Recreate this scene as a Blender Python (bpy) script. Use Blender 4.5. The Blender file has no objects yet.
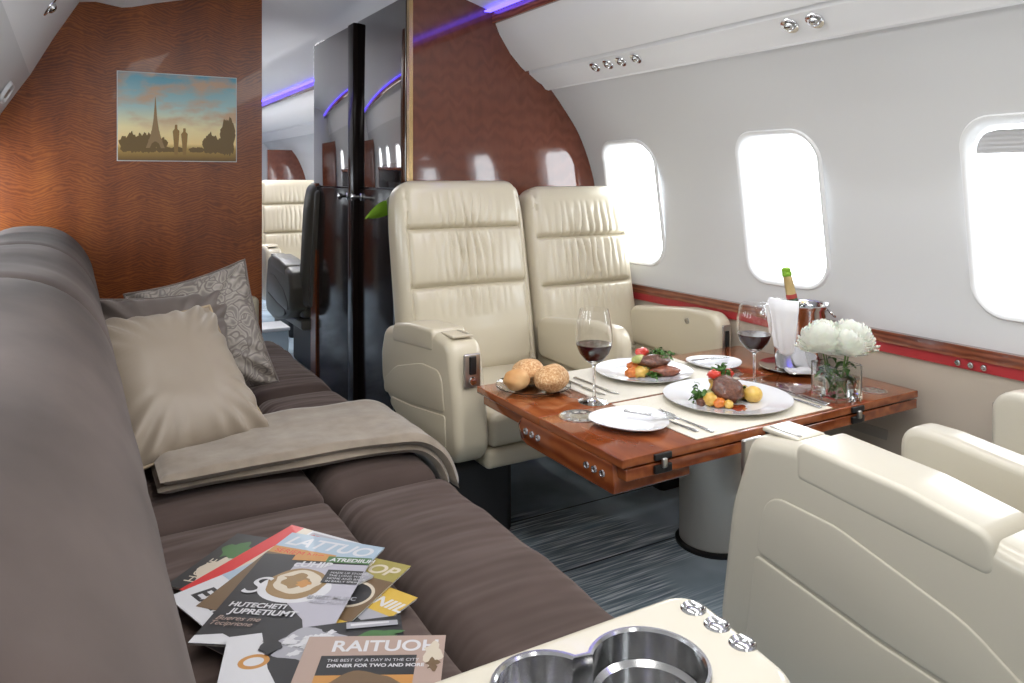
import bpy, bmesh, math, random
from mathutils import Vector, Matrix, Euler, noise
R = math.radians
SC = bpy.context.scene
COL = SC.collection
# ------------------------------------------------------------------ camera
cd = bpy.data.cameras.new('camera'); cam = bpy.data.objects.new('camera', cd); COL.objects.link(cam)
cam.location = (0, 0, 1.15)
cam.rotation_euler = (R(90), 0, R(-30.2))
cd.sensor_width = 36; cd.lens = 36 * 760 / 1024
cd.shift_y = -163.5 / 1024
cd.clip_start = 0.02; cd.clip_end = 100
SC.camera = cam
# ------------------------------------------------------------------ view, world, lamps
vs = SC.view_settings
vs.view_transform = 'Standard'; vs.look = 'None'; vs.gamma = 1; vs.use_curve_mapping = False
vs.exposure = 0.08
wd = bpy.data.worlds.new('sky'); SC.world = wd; wd.use_nodes = True
bg = wd.node_tree.nodes['Background']
bg.inputs[0].default_value = (0.93, 0.97, 1.0, 1); bg.inputs[1].default_value = 9.0
SC.cycles.max_bounces = 14; SC.cycles.transmission_bounces = 12; SC.cycles.diffuse_bounces = 5; SC.cycles.glossy_bounces = 5
SC.cycles.transparent_max_bounces = 16; SC.cycles.sample_clamp_indirect = 4
SC.cycles.use_denoising = True

def area(name, loc, rot, sx, sy, power, color=(1, 1, 1)):
    l = bpy.data.lights.new(name, 'AREA'); l.shape = 'RECTANGLE'; l.size = sx; l.size_y = sy
    l.energy = power; l.color = color
    o = bpy.data.objects.new(name, l); o.location = loc; o.rotation_euler = rot; COL.objects.link(o); return o

XC = 0.895                                   # cabin centre line
WIN_Y = [1.005, 1.815, 2.62, 3.42, 4.9, 5.7, 6.5, 7.3]
for i, y in enumerate(WIN_Y[:4]):            # daylight through the cabin windows
    for q in (area('window_daylight', (2.32, y, 1.06), (0, R(90), 0), .62, .42, 1), area('window_daylight', (2 * XC - 2.32, y, 1.06), (0, R(-90), 0), .62, .42, 1)):
        q.data.cycles.is_portal = True
for sg in (-1, 1):                           # cove lamps along both sides of the ceiling
    area('cove_lamp', (XC + sg * .44, 0.6, 1.925), (0, sg * R(20), 0), .26, 2.6, 19.5, (1.0, .985, .955))
area('cove_lamp', (XC + .44, 6.2, 1.925), (0, R(20), 0), .26, 3.8, 50, (1.0, .99, .97))

# ------------------------------------------------------------------ materials
MATS = {}
def mat(name, col=(.5, .5, .5), rough=.5, metal=0, coat=0, spec=.5, sheen=0, emis=None, estr=0):
    m = bpy.data.materials.new(name); m.use_nodes = True
    b = m.node_tree.nodes['Principled BSDF']
    b.inputs['Base Color'].default_value = (*col, 1)
    b.inputs['Roughness'].default_value = rough; b.inputs['Metallic'].default_value = metal
    b.inputs['Coat Weight'].default_value = coat; b.inputs['Coat Roughness'].default_value = .03
    b.inputs['Specular IOR Level'].default_value = spec
    b.inputs['Sheen Weight'].default_value = sheen
    if emis: b.inputs['Emission Color'].default_value = (*emis, 1); b.inputs['Emission Strength'].default_value = estr
    MATS[name] = m; return m
def N(m, t, **kw):
    n = m.node_tree.nodes.new(t)
    for k, v in kw.items():
        if k in n.inputs.keys(): n.inputs[k].default_value = v
        else: setattr(n, k, v)
    return n
def L(m, a, b): m.node_tree.links.new(a, b)
def coords(m, scale=(1, 1, 1), rot=(0, 0, 0)):
    tc = N(m, 'ShaderNodeTexCoord'); mp = N(m, 'ShaderNodeMapping')
    mp.inputs['Scale'].default_value = scale; mp.inputs['Rotation'].default_value = rot
    L(m, tc.outputs['Object'], mp.inputs[0]); return mp.outputs[0]
def ramp(m, fac, stops):
    r = N(m, 'ShaderNodeValToRGB'); el = r.color_ramp.elements
    el[0].position, el[0].color = stops[0][0], (*stops[0][1], 1)
    el[1].position, el[1].color = stops[-1][0], (*stops[-1][1], 1)
    for p, c in stops[1:-1]:
        e = el.new(p); e.color = (*c, 1)
    L(m, fac, r.inputs[0]); return r.outputs[0]
def bump(m, h, strength=.2, dist=.002):
    b = N(m, 'ShaderNodeBump'); b.inputs['Strength'].default_value = strength; b.inputs['Distance'].default_value = dist
    L(m, h, b.inputs['Height']); L(m, b.outputs[0], m.node_tree.nodes['Principled BSDF'].inputs['Normal'])
def base(m, c): L(m, c, m.node_tree.nodes['Principled BSDF'].inputs['Base Color'])
def noisy(m, scale, c1, c2, bstr=0, detail=4, mscale=(1, 1, 1), dist=.002):
    n = N(m, 'ShaderNodeTexNoise', Scale=scale, Detail=detail); L(m, coords(m, mscale), n.inputs['Vector'])
    base(m, ramp(m, n.outputs['Fac'], [(.3, c1), (.7, c2)]))
    if bstr: bump(m, n.outputs['Fac'], bstr, dist)
    return m
def wood(name, dark, midc, lite, figure, mscale, rough=.12, coat=1.0, chev=0):
    """figured veneer: grain plus cross ripple"""
    m = mat(name, midc, rough, coat=coat)
    v = coords(m, mscale)
    if chev:
        sp = N(m, 'ShaderNodeSeparateXYZ'); L(m, v, sp.inputs[0]); pp = N(m, 'ShaderNodeMath', operation='PINGPONG'); L(m, sp.outputs['X'], pp.inputs[0]); pp.inputs[1].default_value = .10
        ma = N(m, 'ShaderNodeMath', operation='MULTIPLY_ADD'); L(m, pp.outputs[0], ma.inputs[0]); ma.inputs[1].default_value = chev; L(m, sp.outputs['Z'], ma.inputs[2])
        cb = N(m, 'ShaderNodeCombineXYZ'); L(m, sp.outputs['X'], cb.inputs['X']); L(m, sp.outputs['Y'], cb.inputs['Y']); L(m, ma.outputs[0], cb.inputs['Z']); v = cb.outputs[0]
    n1 = N(m, 'ShaderNodeTexNoise', Scale=2.2, Detail=3, Distortion=.6); L(m, v, n1.inputs['Vector'])
    if chev:
        dn = N(m, 'ShaderNodeTexNoise', Scale=5.5, Detail=4); L(m, v, dn.inputs['Vector']); vs2 = N(m, 'ShaderNodeVectorMath', operation='MULTIPLY_ADD'); L(m, dn.outputs['Color'], vs2.inputs[0]); vs2.inputs[1].default_value = (.2, .2, .16); L(m, v, vs2.inputs[2]); v = vs2.outputs[0]
    w = N(m, 'ShaderNodeTexWave', Scale=figure, Distortion=6.0, Detail=3.0); w.bands_direction = 'Z'
    w.inputs['Detail Scale'].default_value = 1.6; L(m, v, w.inputs['Vector'])
    v2 = coords(m, (mscale[0] * 14, mscale[1] * 14, mscale[2] * 1.0))
    n2 = N(m, 'ShaderNodeTexNoise', Scale=1.0, Detail=6); L(m, v2, n2.inputs['Vector'])
    a = N(m, 'ShaderNodeMath', operation='MULTIPLY'); L(m, w.outputs['Fac'], a.inputs[0]); a.inputs[1].default_value = .24 if chev else .42
    b = N(m, 'ShaderNodeMath', operation='MULTIPLY_ADD'); L(m, n1.outputs['Fac'], b.inputs[0]); b.inputs[1].default_value = .45; L(m, a.outputs[0], b.inputs[2])
    c = N(m, 'ShaderNodeMath', operation='MULTIPLY_ADD'); L(m, n2.outputs['Fac'], c.inputs[0]); c.inputs[1].default_value = .48 if chev else .3; L(m, b.outputs[0], c.inputs[2])
    base(m, ramp(m, c.outputs[0], [(.3, dark), (.55, midc), (.85, lite)]))
    return m
wood('veneer_orange', (.085, .017, .004), (.20, .047, .008), (.34, .105, .020), 15, (.75, .75, 1.9), .3, .12, .9)
wood('veneer_red', (.100, .025, .012), (.126, .033, .016), (.150, .043, .021), 3, (2.6, 2.6, 1.6), .08, .7, .35)
wood('veneer_table', (.15, .032, .009), (.23, .056, .015), (.31, .09, .026), 2, (4, .8, 4), .09, .45)
wood('veneer_trim', (.10, .025, .012), (.19, .05, .024), (.28, .085, .04), 3, (6, 1.2, 6), .15, .6)
mat('red_stripe', (.42, .035, .04), .35)
mat('liner', (.62, .625, .63), .5)
mat('liner_lower', (.50, .43, .35), .6)
mat('psu_white', (.76, .76, .765), .45)
mat('frame_white', (.76, .77, .78), .35)
mat('ceiling_white', (.74, .74, .76), .5)
m = mat('leather', (.57, .51, .385), .28, coat=.2)
n = N(m, 'ShaderNodeTexNoise', Scale=260, Detail=2); L(m, coords(m), n.inputs['Vector']); bump(m, n.outputs['Fac'], .12, .0006)
m = mat('leather_light', (.56, .525, .435), .28, coat=.2)
n = N(m, 'ShaderNodeTexNoise', Scale=300, Detail=2); L(m, coords(m), n.inputs['Vector']); bump(m, n.outputs['Fac'], .1, .0005)
mat('stitch', (.30, .26, .19), .7)
m = mat('suede', (.1, .07, .065), .85, sheen=.18, spec=.2); noisy(m, 7, (.054, .037, .031), (.074, .051, .044), .0)
rn = N(m, 'ShaderNodeTexNoise', Scale=2.6, Detail=1); L(m, coords(m, (1.4, 8, 1.4)), rn.inputs['Vector']); bump(m, rn.outputs['Fac'], .8, .018)
m.node_tree.nodes['Principled BSDF'].inputs['Sheen Tint'].default_value = (.9, .75, .7, 1)
m = mat('suede_back', (.16, .13, .12), .85, sheen=.12, spec=.1); noisy(m, 5, (.040, .029, .025), (.105, .080, .071), .0, 6, (1, .6, 1))
m = mat('satin', (.28, .23, .175), .42, sheen=.2); m.node_tree.nodes['Principled BSDF'].inputs['Anisotropic'].default_value = .5
mat('satin_piping', (.34, .26, .16), .4)
mat('taupe_velvet', (.12, .095, .08), .4, sheen=.3)
m = mat('embroidery', (.36, .32, .28), .45, sheen=.2)
v = N(m, 'ShaderNodeTexVoronoi', Scale=34); v.feature = 'DISTANCE_TO_EDGE'; nn = N(m, 'ShaderNodeTexNoise', Scale=6, Detail=2)
L(m, coords(m), nn.inputs['Vector']); L(m, nn.outputs['Color'], v.inputs['Vector'])
v.inputs['Scale'].default_value = 9
base(m, ramp(m, v.outputs['Distance'], [(.02, (.14, .115, .10)), (.10, (.32, .285, .245)), (.3, (.17, .145, .125))])); bump(m, v.outputs['Distance'], .6, .006)
m = mat('blanket_plush', (.36, .30, .24), .9, sheen=.4, spec=.2); noisy(m, 22, (.20, .16, .12), (.285, .235, .18), .5, 6, (1, 1, 1), .003)
mat('blanket_hem', (.40, .33, .25), .7, sheen=.4)
m = mat('carpet', (.1, .13, .16), .95, spec=.1)
vv = coords(m, (1.6, 44, 1), (0, 0, R(3)))
w1 = N(m, 'ShaderNodeTexNoise', Scale=3.2, Detail=4); L(m, vv, w1.inputs['Vector'])
p1 = N(m, 'ShaderNodeTexNoise', Scale=3.0, Detail=3); L(m, coords(m), p1.inputs['Vector'])
cs = ramp(m, w1.outputs['Fac'], [(.42, (.20, .26, .31)), (.5, (.31, .39, .45)), (.66, (.82, .89, .92))])
cp = ramp(m, p1.outputs['Fac'], [(.35, (.29, .37, .43)), (.7, (.60, .71, .79))])
tc = N(m, 'ShaderNodeTexNoise', Scale=1.9, Detail=1); L(m, coords(m), tc.inputs['Vector'])
rr = ramp(m, tc.outputs['Fac'], [(.43, (0, 0, 0)), (.50, (1, 1, 1))])
mx = N(m, 'ShaderNodeMix', data_type='RGBA'); L(m, rr, mx.inputs[0]); L(m, cs, mx.inputs[6]); L(m, cp, mx.inputs[7]); base(m, mx.outputs[2])
fb = N(m, 'ShaderNodeTexNoise', Scale=400, Detail=2); L(m, coords(m), fb.inputs['Vector']); bump(m, fb.outputs['Fac'], .5, .004)
mat('seam_grey', (.05, .06, .07), .9)
mat('black_trim', (.008, .008, .009), .35)
mat('dark_base', (.02, .02, .022), .5)
mat('dark_mirror', (.27, .255, .25), .025, metal=1)
mat('black_gloss', (.01, .009, .009), .05, coat=.6)
mat('closet_dark', (.012, .008, .007), .12, spec=.12)
mat('chrome', (.75, .75, .76), .12, metal=1)
mat('brushed', (.55, .53, .5), .3, metal=1)
m = mat('column_metal', (.72, .67, .60), .36, metal=.6); m.node_tree.nodes['Principled BSDF'].inputs['Anisotropic'].default_value = .6
mat('steel', (.55, .55, .55), .16, metal=1)
mat('gold', (.55, .38, .18), .25, metal=1)
mat('porcelain', (.80, .81, .83), .12, coat=.5)
m = mat('mat_cloth', (.70, .66, .56), .8); noisy(m, 300, (.64, .60, .5), (.74, .70, .6), .3, 2)
m = mat('napkin', (.82, .82, .83), .85)
m = mat('led', (0, 0, 0), .5, emis=(.11, .08, 1.0), estr=4.5)
mat('lamp_lens', (1, 1, 1), .5, emis=(1, .95, .85), estr=6)
def glass(name, tint, base_gloss=.04, rough=0.0):
    m = bpy.data.materials.new(name); m.use_nodes = True; nt = m.node_tree; nt.nodes.clear()
    o = nt.nodes.new('ShaderNodeOutputMaterial'); t = nt.nodes.new('ShaderNodeBsdfTransparent'); g = nt.nodes.new('ShaderNodeBsdfGlossy')
    t.inputs[0].default_value = (*tint, 1); g.inputs['Roughness'].default_value = rough
    lw = nt.nodes.new('ShaderNodeLayerWeight'); lw.inputs[0].default_value = .5
    f = nt.nodes.new('ShaderNodeMath'); f.operation = 'POWER'; f.inputs[1].default_value = 4.0; nt.links.new(lw.outputs['Facing'], f.inputs[0])
    a = nt.nodes.new('ShaderNodeMath'); a.operation = 'MULTIPLY_ADD'; a.inputs[1].default_value = .55; a.inputs[2].default_value = base_gloss; a.use_clamp = True
    mx = nt.nodes.new('ShaderNodeMixShader')
    nt.links.new(f.outputs[0], a.inputs[0]); nt.links.new(a.outputs[0], mx.inputs[0])
    nt.links.new(t.outputs[0], mx.inputs[1]); nt.links.new(g.outputs[0], mx.inputs[2]); nt.links.new(mx.outputs[0], o.inputs[0])
    MATS[name] = m; return m
def real_glass(name, col, ior=1.45, rough=0):
    m = mat(name, col, rough); b = m.node_tree.nodes['Principled BSDF']; b.inputs['Transmission Weight'].default_value = 1; b.inputs['IOR'].default_value = ior
real_glass('glass', (1, 1, 1))
glass('pane_glass', (.98, .99, 1), .03)
real_glass('glass_thick', (.96, .98, .97))
real_glass('water', (.95, .98, .97), 1.33)
mat('wine', (.03, .001, .003), .08, spec=.3)
mat('bottle_glass', (.02, .05, .012), .08, coat=.8)
mat('foil_gold', (.62, .46, .22), .35, metal=.8)
mat('foil_green', (.22, .42, .03), .35, metal=.3)
mat('label_red', (.35, .04, .03), .5)
m = mat('crust', (.6, .3, .1), .6)
g = N(m, 'ShaderNodeTexNoise', Scale=11, Detail=5); L(m, coords(m), g.inputs['Vector'])
base(m, ramp(m, g.outputs['Fac'], [(.30, (.46, .20, .06)), (.5, (.60, .32, .12)), (.7, (.74, .50, .25))])); bump(m, g.outputs['Fac'], .4, .004)
m = mat('crust_seeded', (.6, .3, .1), .7)
g = N(m, 'ShaderNodeTexNoise', Scale=170, Detail=6); L(m, coords(m), g.inputs['Vector'])
base(m, ramp(m, g.outputs['Fac'], [(.32, (.44, .20, .07)), (.5, (.60, .34, .15)), (.68, (.76, .56, .34))])); bump(m, g.outputs['Fac'], .8, .004)
m = mat('steak', (.08, .025, .015), .35, coat=.3); noisy(m, 110, (.05, .015, .007), (.19, .065, .03), .9, 6, dist=.005)
m = mat('steak_side', (.22, .06, .03), .35, coat=.3); noisy(m, 90, (.12, .03, .015), (.34, .11, .05), .8, 5, dist=.004)
m = mat('potato', (.62, .40, .06), .35, coat=.3); noisy(m, 45, (.50, .27, .035), (.72, .49, .11), .4, 4, dist=.003)
m = mat('carrot', (.66, .16, .02), .35, coat=.3); noisy(m, 60, (.48, .10, .012), (.74, .26, .04), .5, 4, dist=.003)
mat('tomato', (.58, .04, .02), .3, coat=.4)
mat('herb', (.05, .13, .015), .55)
m = mat('pale_green', (.38, .42, .10), .45); noisy(m, 60, (.22, .26, .05), (.56, .54, .22), .5, 4, dist=.003)
mat('sauce', (.25, .035, .01), .1, coat=.8)
m = mat('petal', (.92, .92, .84), .6); m.node_tree.nodes['Principled BSDF'].inputs['Subsurface Weight'].default_value = 0.15
mat('leaf', (.035, .12, .012), .45)
mat('leaf_bright', (.24, .46, .04), .4)
mat('stem', (.11, .20, .04), .5)
mat('box_blue', (.55, .66, .72), .5)
mat('paper', (.62, .61, .60), .5)
mat('outlet', (.36, .32, .27), .5)

# ------------------------------------------------------------------ mesh helpers
class MB:
    def __init__(s): s.v = []; s.f = []; s.mi = []; s.mats = []
    def m(s, name):
        if name not in s.mats: s.mats.append(name)
        return s.mats.index(name)
    def add(s, vs, fs, mname=None, M=None):
        o = len(s.v); mi = s.m(mname) if mname else 0
        for v in vs:
            v = Vector(v); s.v.append(M @ v if M else v)
        for f in fs: s.f.append(tuple(i + o for i in f)); s.mi.append(mi)
        return s
    def build(s, name, mname=None, parent=None, loc=(0, 0, 0), rot=(0, 0, 0), smooth=True, angle=38, recalc=True):
        me = bpy.data.meshes.new(name); me.from_pydata([tuple(v) for v in s.v], [], s.f)
        if mname and not s.mats: s.mats = [mname]
        for k in s.mats: me.materials.append(MATS[k])
        if len(s.mats) > 1: me.polygons.foreach_set('material_index', s.mi)
        if recalc:
            bm = bmesh.new(); bm.from_mesh(me); bmesh.ops.recalc_face_normals(bm, faces=bm.faces); bm.to_mesh(me); bm.free()
        if smooth:
            me.polygons.foreach_set('use_smooth', [True] * len(me.polygons)); me.set_sharp_from_angle(angle=R(angle))
        me.update()
        o = bpy.data.objects.new(name, me); COL.objects.link(o)
        o.location = loc; o.rotation_euler = rot
        if parent: o.parent = parent
        return o
def box(c, s):
    x, y, z = c; a, b, d = [q / 2 for q in s]
    vs = [(x + i * a, y + j * b, z + k * d) for i in (-1, 1) for j in (-1, 1) for k in (-1, 1)]
    return vs, [(0, 1, 3, 2), (4, 6, 7, 5), (0, 4, 5, 1), (2, 3, 7, 6), (0, 2, 6, 4), (1, 5, 7, 3)]
def rbox(c, size, r=.02, k=4, m=(1, 1, 1), fn=None):
    """rounded box; m = interior divisions per axis; fn deforms local verts"""
    h = [q / 2 for q in size]; ax = []
    for i in range(3):
        rr = min(r, h[i] * .999); inn = h[i] - rr
        t = [rr * math.tan(R(45) * j / k) for j in range(k + 1)]
        pos = [inn + q for q in t]
        mid = [-inn + 2 * inn * j / m[i] for j in range(1, m[i])]
        ax.append([-q for q in reversed(pos)] + mid + pos)
    idx = {}; V = []; F = []
    def vid(p):
        key = tuple(round(q, 6) for q in p)
        if key not in idx:
            q = [max(-(h[i] - min(r, h[i] * .999)), min(h[i] - min(r, h[i] * .999), p[i])) for i in range(3)]
            d = Vector(p) - Vector(q); rr = [min(r, h[i] * .999) for i in range(3)]
            if d.length > 1e-9: d = d.normalized() * min(rr)
            v = Vector(q) + d
            if fn: v = Vector(fn(v))
            idx[key] = len(V); V.append(v + Vector(c))
        return idx[key]
    for a in range(3):
        b, cc = (a + 1) % 3, (a + 2) % 3
        for s_ in (-1, 1):
            A, B = ax[b], ax[cc]
            for i in range(len(A) - 1):
                for j in range(len(B) - 1):
                    q = []
                    for (u, w) in ((A[i], B[j]), (A[i + 1], B[j]), (A[i + 1], B[j + 1]), (A[i], B[j + 1])):
                        p = [0, 0, 0]; p[a] = s_ * h[a]; p[b] = u; p[cc] = w; q.append(vid(p))
                    F.append(tuple(q) if s_ > 0 else tuple(reversed(q)))
    return V, F
def lathe(prof, n=32, cx=0, cy=0, fr=None, close=False):
    V = []; F = []
    for (r, z) in prof:
        for i in range(n):
            a = 2 * math.pi * i / n; q = r * (fr(a) if fr else 1)
            V.append((cx + q * math.cos(a), cy + q * math.sin(a), z))
    L_ = len(prof)
    for j in range(L_ - 1 if not close else L_):
        for i in range(n):
            a, b = j * n + i, j * n + (i + 1) % n; j2 = (j + 1) % L_
            F.append((a, b, j2 * n + (i + 1) % n, j2 * n + i))
    if not close:
        if prof[0][0] > 1e-6: F.append(tuple(range(n - 1, -1, -1)))
        if prof[-1][0] > 1e-6: F.append(tuple((L_ - 1) * n + i for i in range(n)))
    return V, F
def tube(path, r, n=8, cap=True, sx=1.0):
    V = []; F = []; P = [Vector(p) for p in path]; up = Vector((0, 0, 1))
    for i, p in enumerate(P):
        t = (P[min(i + 1, len(P) - 1)] - P[max(i - 1, 0)]).normalized()
        u = up if abs(t.dot(up)) < .95 else Vector((0, 1, 0))
        a = t.cross(u).normalized(); b = a.cross(t).normalized(); rr = r[i] if isinstance(r, (list, tuple)) else r
        for k in range(n):
            w = 2 * math.pi * k / n; V.append(p + a * math.cos(w) * rr * sx + b * math.sin(w) * rr)
    for i in range(len(P) - 1):
        for k in range(n):
            F.append((i * n + k, i * n + (k + 1) % n, (i + 1) * n + (k + 1) % n, (i + 1) * n + k))
    if cap: F.append(tuple(range(n - 1, -1, -1))); F.append(tuple((len(P) - 1) * n + k for k in range(n)))
    return V, F
def loop_tube(path, r, n=8):
    V, F = tube(path, r, n, cap=False); m = len(path)
    for k in range(n): F.append(((m - 1) * n + k, (m - 1) * n + (k + 1) % n, (k + 1) % n, k))
    return V, F
def round_poly(pts, rad, seg=6):
    out = []; n = len(pts)
    for i in range(n):
        p = Vector(pts[i]); a = Vector(pts[i - 1]) - p; b = Vector(pts[(i + 1) % n]) - p
        r = rad[i] if isinstance(rad, (list, tuple)) else rad
        ang = a.angle(b); d = min(r / math.tan(ang / 2), a.length * .49, b.length * .49)
        r2 = d * math.tan(ang / 2); A = p + a.normalized() * d; B = p + b.normalized() * d
        C = p + (a.normalized() + b.normalized()).normalized() * (r2 / math.sin(ang / 2))
        va, vb = A - C, B - C
        th = va.angle(vb) if va.length > 1e-9 else 0
        s = 1 if (va.x * vb.y - va.y * vb.x) > 0 else -1
        for k in range(seg + 1):
            t = s * th * k / seg; out.append((C.x + va.x * math.cos(t) - va.y * math.sin(t), C.y + va.x * math.sin(t) + va.y * math.cos(t)))
    return out
def rrect(w, h, r, seg=8): return round_poly([(-w / 2, -h / 2), (w / 2, -h / 2), (w / 2, h / 2), (-w / 2, h / 2)], r, seg)
def offset(pts, d):
    n = len(pts); ar = sum(pts[i][0] * pts[(i + 1) % n][1] - pts[(i + 1) % n][0] * pts[i][1] for i in range(n)); s = 1 if ar > 0 else -1
    out = []
    for i in range(n):
        a, b, c = Vector(pts[i - 1]), Vector(pts[i]), Vector(pts[(i + 1) % n])
        e1 = (b - a); e2 = (c - b)
        t = (e1.normalized() if e1.length > 1e-9 else Vector((0, 0))) + (e2.normalized() if e2.length > 1e-9 else Vector((0, 0)))
        t = t.normalized(); nrm = Vector((-t.y, t.x)) * s
        out.append((b.x + nrm.x * d, b.y + nrm.y * d))
    return out
def slab(pts, t0, t1, bev=.01, seg=4, plane='XY', crown=0):
    """2D outline extruded t0..t1 with rounded rims. plane: XY->extrude z, YZ->extrude x, XZ->extrude y"""
    bev = min(bev, (t1 - t0) / 2 * .98); layers = []
    for k in range(seg + 1):
        a = R(90) * k / seg; layers.append((bev * (1 - math.sin(a)), t0 + bev * (1 - math.cos(a))))
    for k in range(seg + 1):
        a = R(90) * k / seg; layers.append((bev * (1 - math.cos(a)), t1 - bev * (1 - math.sin(a))))
    V = []; F = []; n = len(pts)
    for (ins, t) in layers:
        for (u, v) in (offset(pts, ins) if ins > 1e-7 else pts):
            V.append((u, v, t) if plane == 'XY' else ((t, u, v) if plane == 'YZ' else (u, t, v)))
    for j in range(len(layers) - 1):
        for i in range(n): F.append((j * n + i, j * n + (i + 1) % n, (j + 1) * n + (i + 1) % n, (j + 1) * n + i))
    F.append(tuple(range(n - 1, -1, -1))); F.append(tuple((len(layers) - 1) * n + i for i in range(n)))
    return V, F
def grid_surf(fn, nu, nv, closed_u=False):
    V = [fn(i / nu, j / nv) for j in range(nv + 1) for i in range(nu + 1)]
    F = [(j * (nu + 1) + i, j * (nu + 1) + i + 1, (j + 1) * (nu + 1) + i + 1, (j + 1) * (nu + 1) + i) for j in range(nv) for i in range(nu)]
    return V, F
def blob(c, s, rough=.15, freq=2.5, sub=3, seed=0):
    bm = bmesh.new(); bmesh.ops.create_icosphere(bm, subdivisions=sub, radius=1)
    V = []
    for v in bm.verts:
        p = v.co.copy(); d = 1 + rough * noise.noise(p * freq + Vector((seed * 7.3, seed * 1.9, 0)))
        V.append((c[0] + p.x * s[0] * d, c[1] + p.y * s[1] * d, c[2] + p.z * s[2] * d))
    F = [tuple(v.index for v in f.verts) for f in bm.faces]; bm.free(); return V, F
def text_geo(body, size, depth=.0002, shear=0, align='LEFT', bold=0):
    c = bpy.data.curves.new('txt', 'FONT'); c.body = body; c.size = size; c.extrude = depth; c.shear = shear; c.align_x = align; c.offset = bold
    o = bpy.data.objects.new('txt', c); COL.objects.link(o)
    dg = bpy.context.evaluated_depsgraph_get(); me = bpy.data.meshes.new_from_object(o.evaluated_get(dg))
    V = [tuple(v.co) for v in me.vertices]; F = [tuple(p.vertices) for p in me.polygons]
    bpy.data.objects.remove(o); bpy.data.curves.remove(c); bpy.data.meshes.remove(me); return V, F
def T(loc=(0, 0, 0), rot=(0, 0, 0), sc=(1, 1, 1)):
    return Matrix.Translation(loc) @ Euler(rot).to_matrix().to_4x4() @ Matrix.Diagonal((*sc, 1))
def empty(name, loc=(0, 0, 0), rz=0, rot=None):
    o = bpy.data.objects.new(name, None); o.location = loc; o.rotation_euler = rot or (0, 0, rz); o.empty_display_size = .1; COL.objects.link(o); return o
def tag(o, label=None, cat=None, group=None, kind=None):
    if label: o['label'] = label
    if cat: o['category'] = cat
    if group: o['group'] = group
    if kind: o['kind'] = kind
    return o
def struct(o): o['kind'] = 'structure'; return o
def lerp(a, b, t): return a + (b - a) * t
def curve(pts, z):
    """piecewise smooth x(z)"""
    for i in range(len(pts) - 1):
        if pts[i][0] <= z <= pts[i + 1][0]:
            p0 = pts[max(i - 1, 0)]; p1 = pts[i]; p2 = pts[i + 1]; p3 = pts[min(i + 2, len(pts) - 1)]
            t = (z - p1[0]) / (p2[0] - p1[0]); dz = p2[0] - p1[0]
            m1 = (p2[1] - p0[1]) / (p2[0] - p0[0]) * dz; m2 = (p3[1] - p1[1]) / (p3[0] - p1[0]) * dz
            return (2*t**3-3*t*t+1)*p1[1] + (t**3-2*t*t+t)*m1 + (-2*t**3+3*t*t)*p2[1] + (t**3-t*t)*m2
    return pts[-1][1] if z > pts[-1][0] else pts[0][1]

# ------------------------------------------------------------------ cabin shell
Y0, Y1 = -0.9, 9.0
WALLP = [(.60, 1.262), (.80, 1.272), (1.0, 1.262), (1.15, 1.243), (1.35, 1.163), (1.486, 1.063), (1.57, .990)]   # z, half width
WALLL = WALLP[:4] + [(1.35, 1.163), (1.486, 1.085), (1.57, 1.033)]
def wx(z, side=1): return XC + side * curve(WALLP if side > 0 else WALLL, z)
WZ0, WZ1, WW, WR = .785, 1.298, .33, .085
WC = (WZ0 + WZ1) / 2; WH = WZ1 - WZ0
def in_win(y, z, grow=0):
    for wy in WIN_Y:
        u, v = abs(y - wy), abs(z - WC); a, b = WW / 2 + grow, WH / 2 + grow; r = WR
        if u < a and v < b:
            if u > a - r and v > b - r and math.hypot(u - (a - r), v - (b - r)) > r: return False
            return True
    return False
MB()  # noqa
mb = MB(); ny = int((Y1 - Y0) / .0125); nx = 16
V, F = grid_surf(lambda u, v: (lerp(-.45, 2.25, u), lerp(Y0, Y1, v), 0), 20, 60); mb.add(V, F)
struct(mb.build('floor', 'carpet', smooth=False))
# carpet tile seams
mb = MB()
for y0 in (2.19, 1.84, 1.25, .7):
    mb.add(*box((1.49, y0, .001), (1.3, .003, .002)))
tag(struct(mb.build('trim_1', 'seam_grey', smooth=False)))
def side_wall(side, name):
    z0, z1, st = .60, 1.57, .0125
    nz = int(round((z1 - z0) / st)); nyy = int(round((Y1 - Y0) / st))
    idx = {}; V = []; F = []
    def vid(i, j):
        if (i, j) not in idx:
            z = z0 + (z1 - z0) * j / nz; idx[(i, j)] = len(V); V.append((wx(z, side), Y0 + st * i, z))
        return idx[(i, j)]
    for i in range(nyy):
        yc = Y0 + st * (i + .5)
        for j in range(nz):
            zc = z0 + (z1 - z0) * (j + .5) / nz
            if in_win(yc, zc, .006): continue
            F.append((vid(i, j), vid(i + 1, j), vid(i + 1, j + 1), vid(i, j + 1)))
    mb = MB(); mb.add(V, F, 'liner')
    # lower dado panel, back to the floor
    xl = [(1.255, .66), (1.255, .42), (1.235, .15), (1.21, 0.0)]
    P = [(XC + side * a, b) for a, b in xl]
    V = []; F = []
    for y in (Y0, Y1):
        for (x, z) in P: V.append((x, y, z))
    for k in range(3): F.append((k, k + 1, 4 + k + 1, 4 + k))
    mb.add(V, F, 'liner_lower')
    o = mb.build(name, recalc=False, angle=60); struct(o)
    return o
side_wall(1, 'wall_right'); side_wall(-1, 'wall_left')
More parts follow.
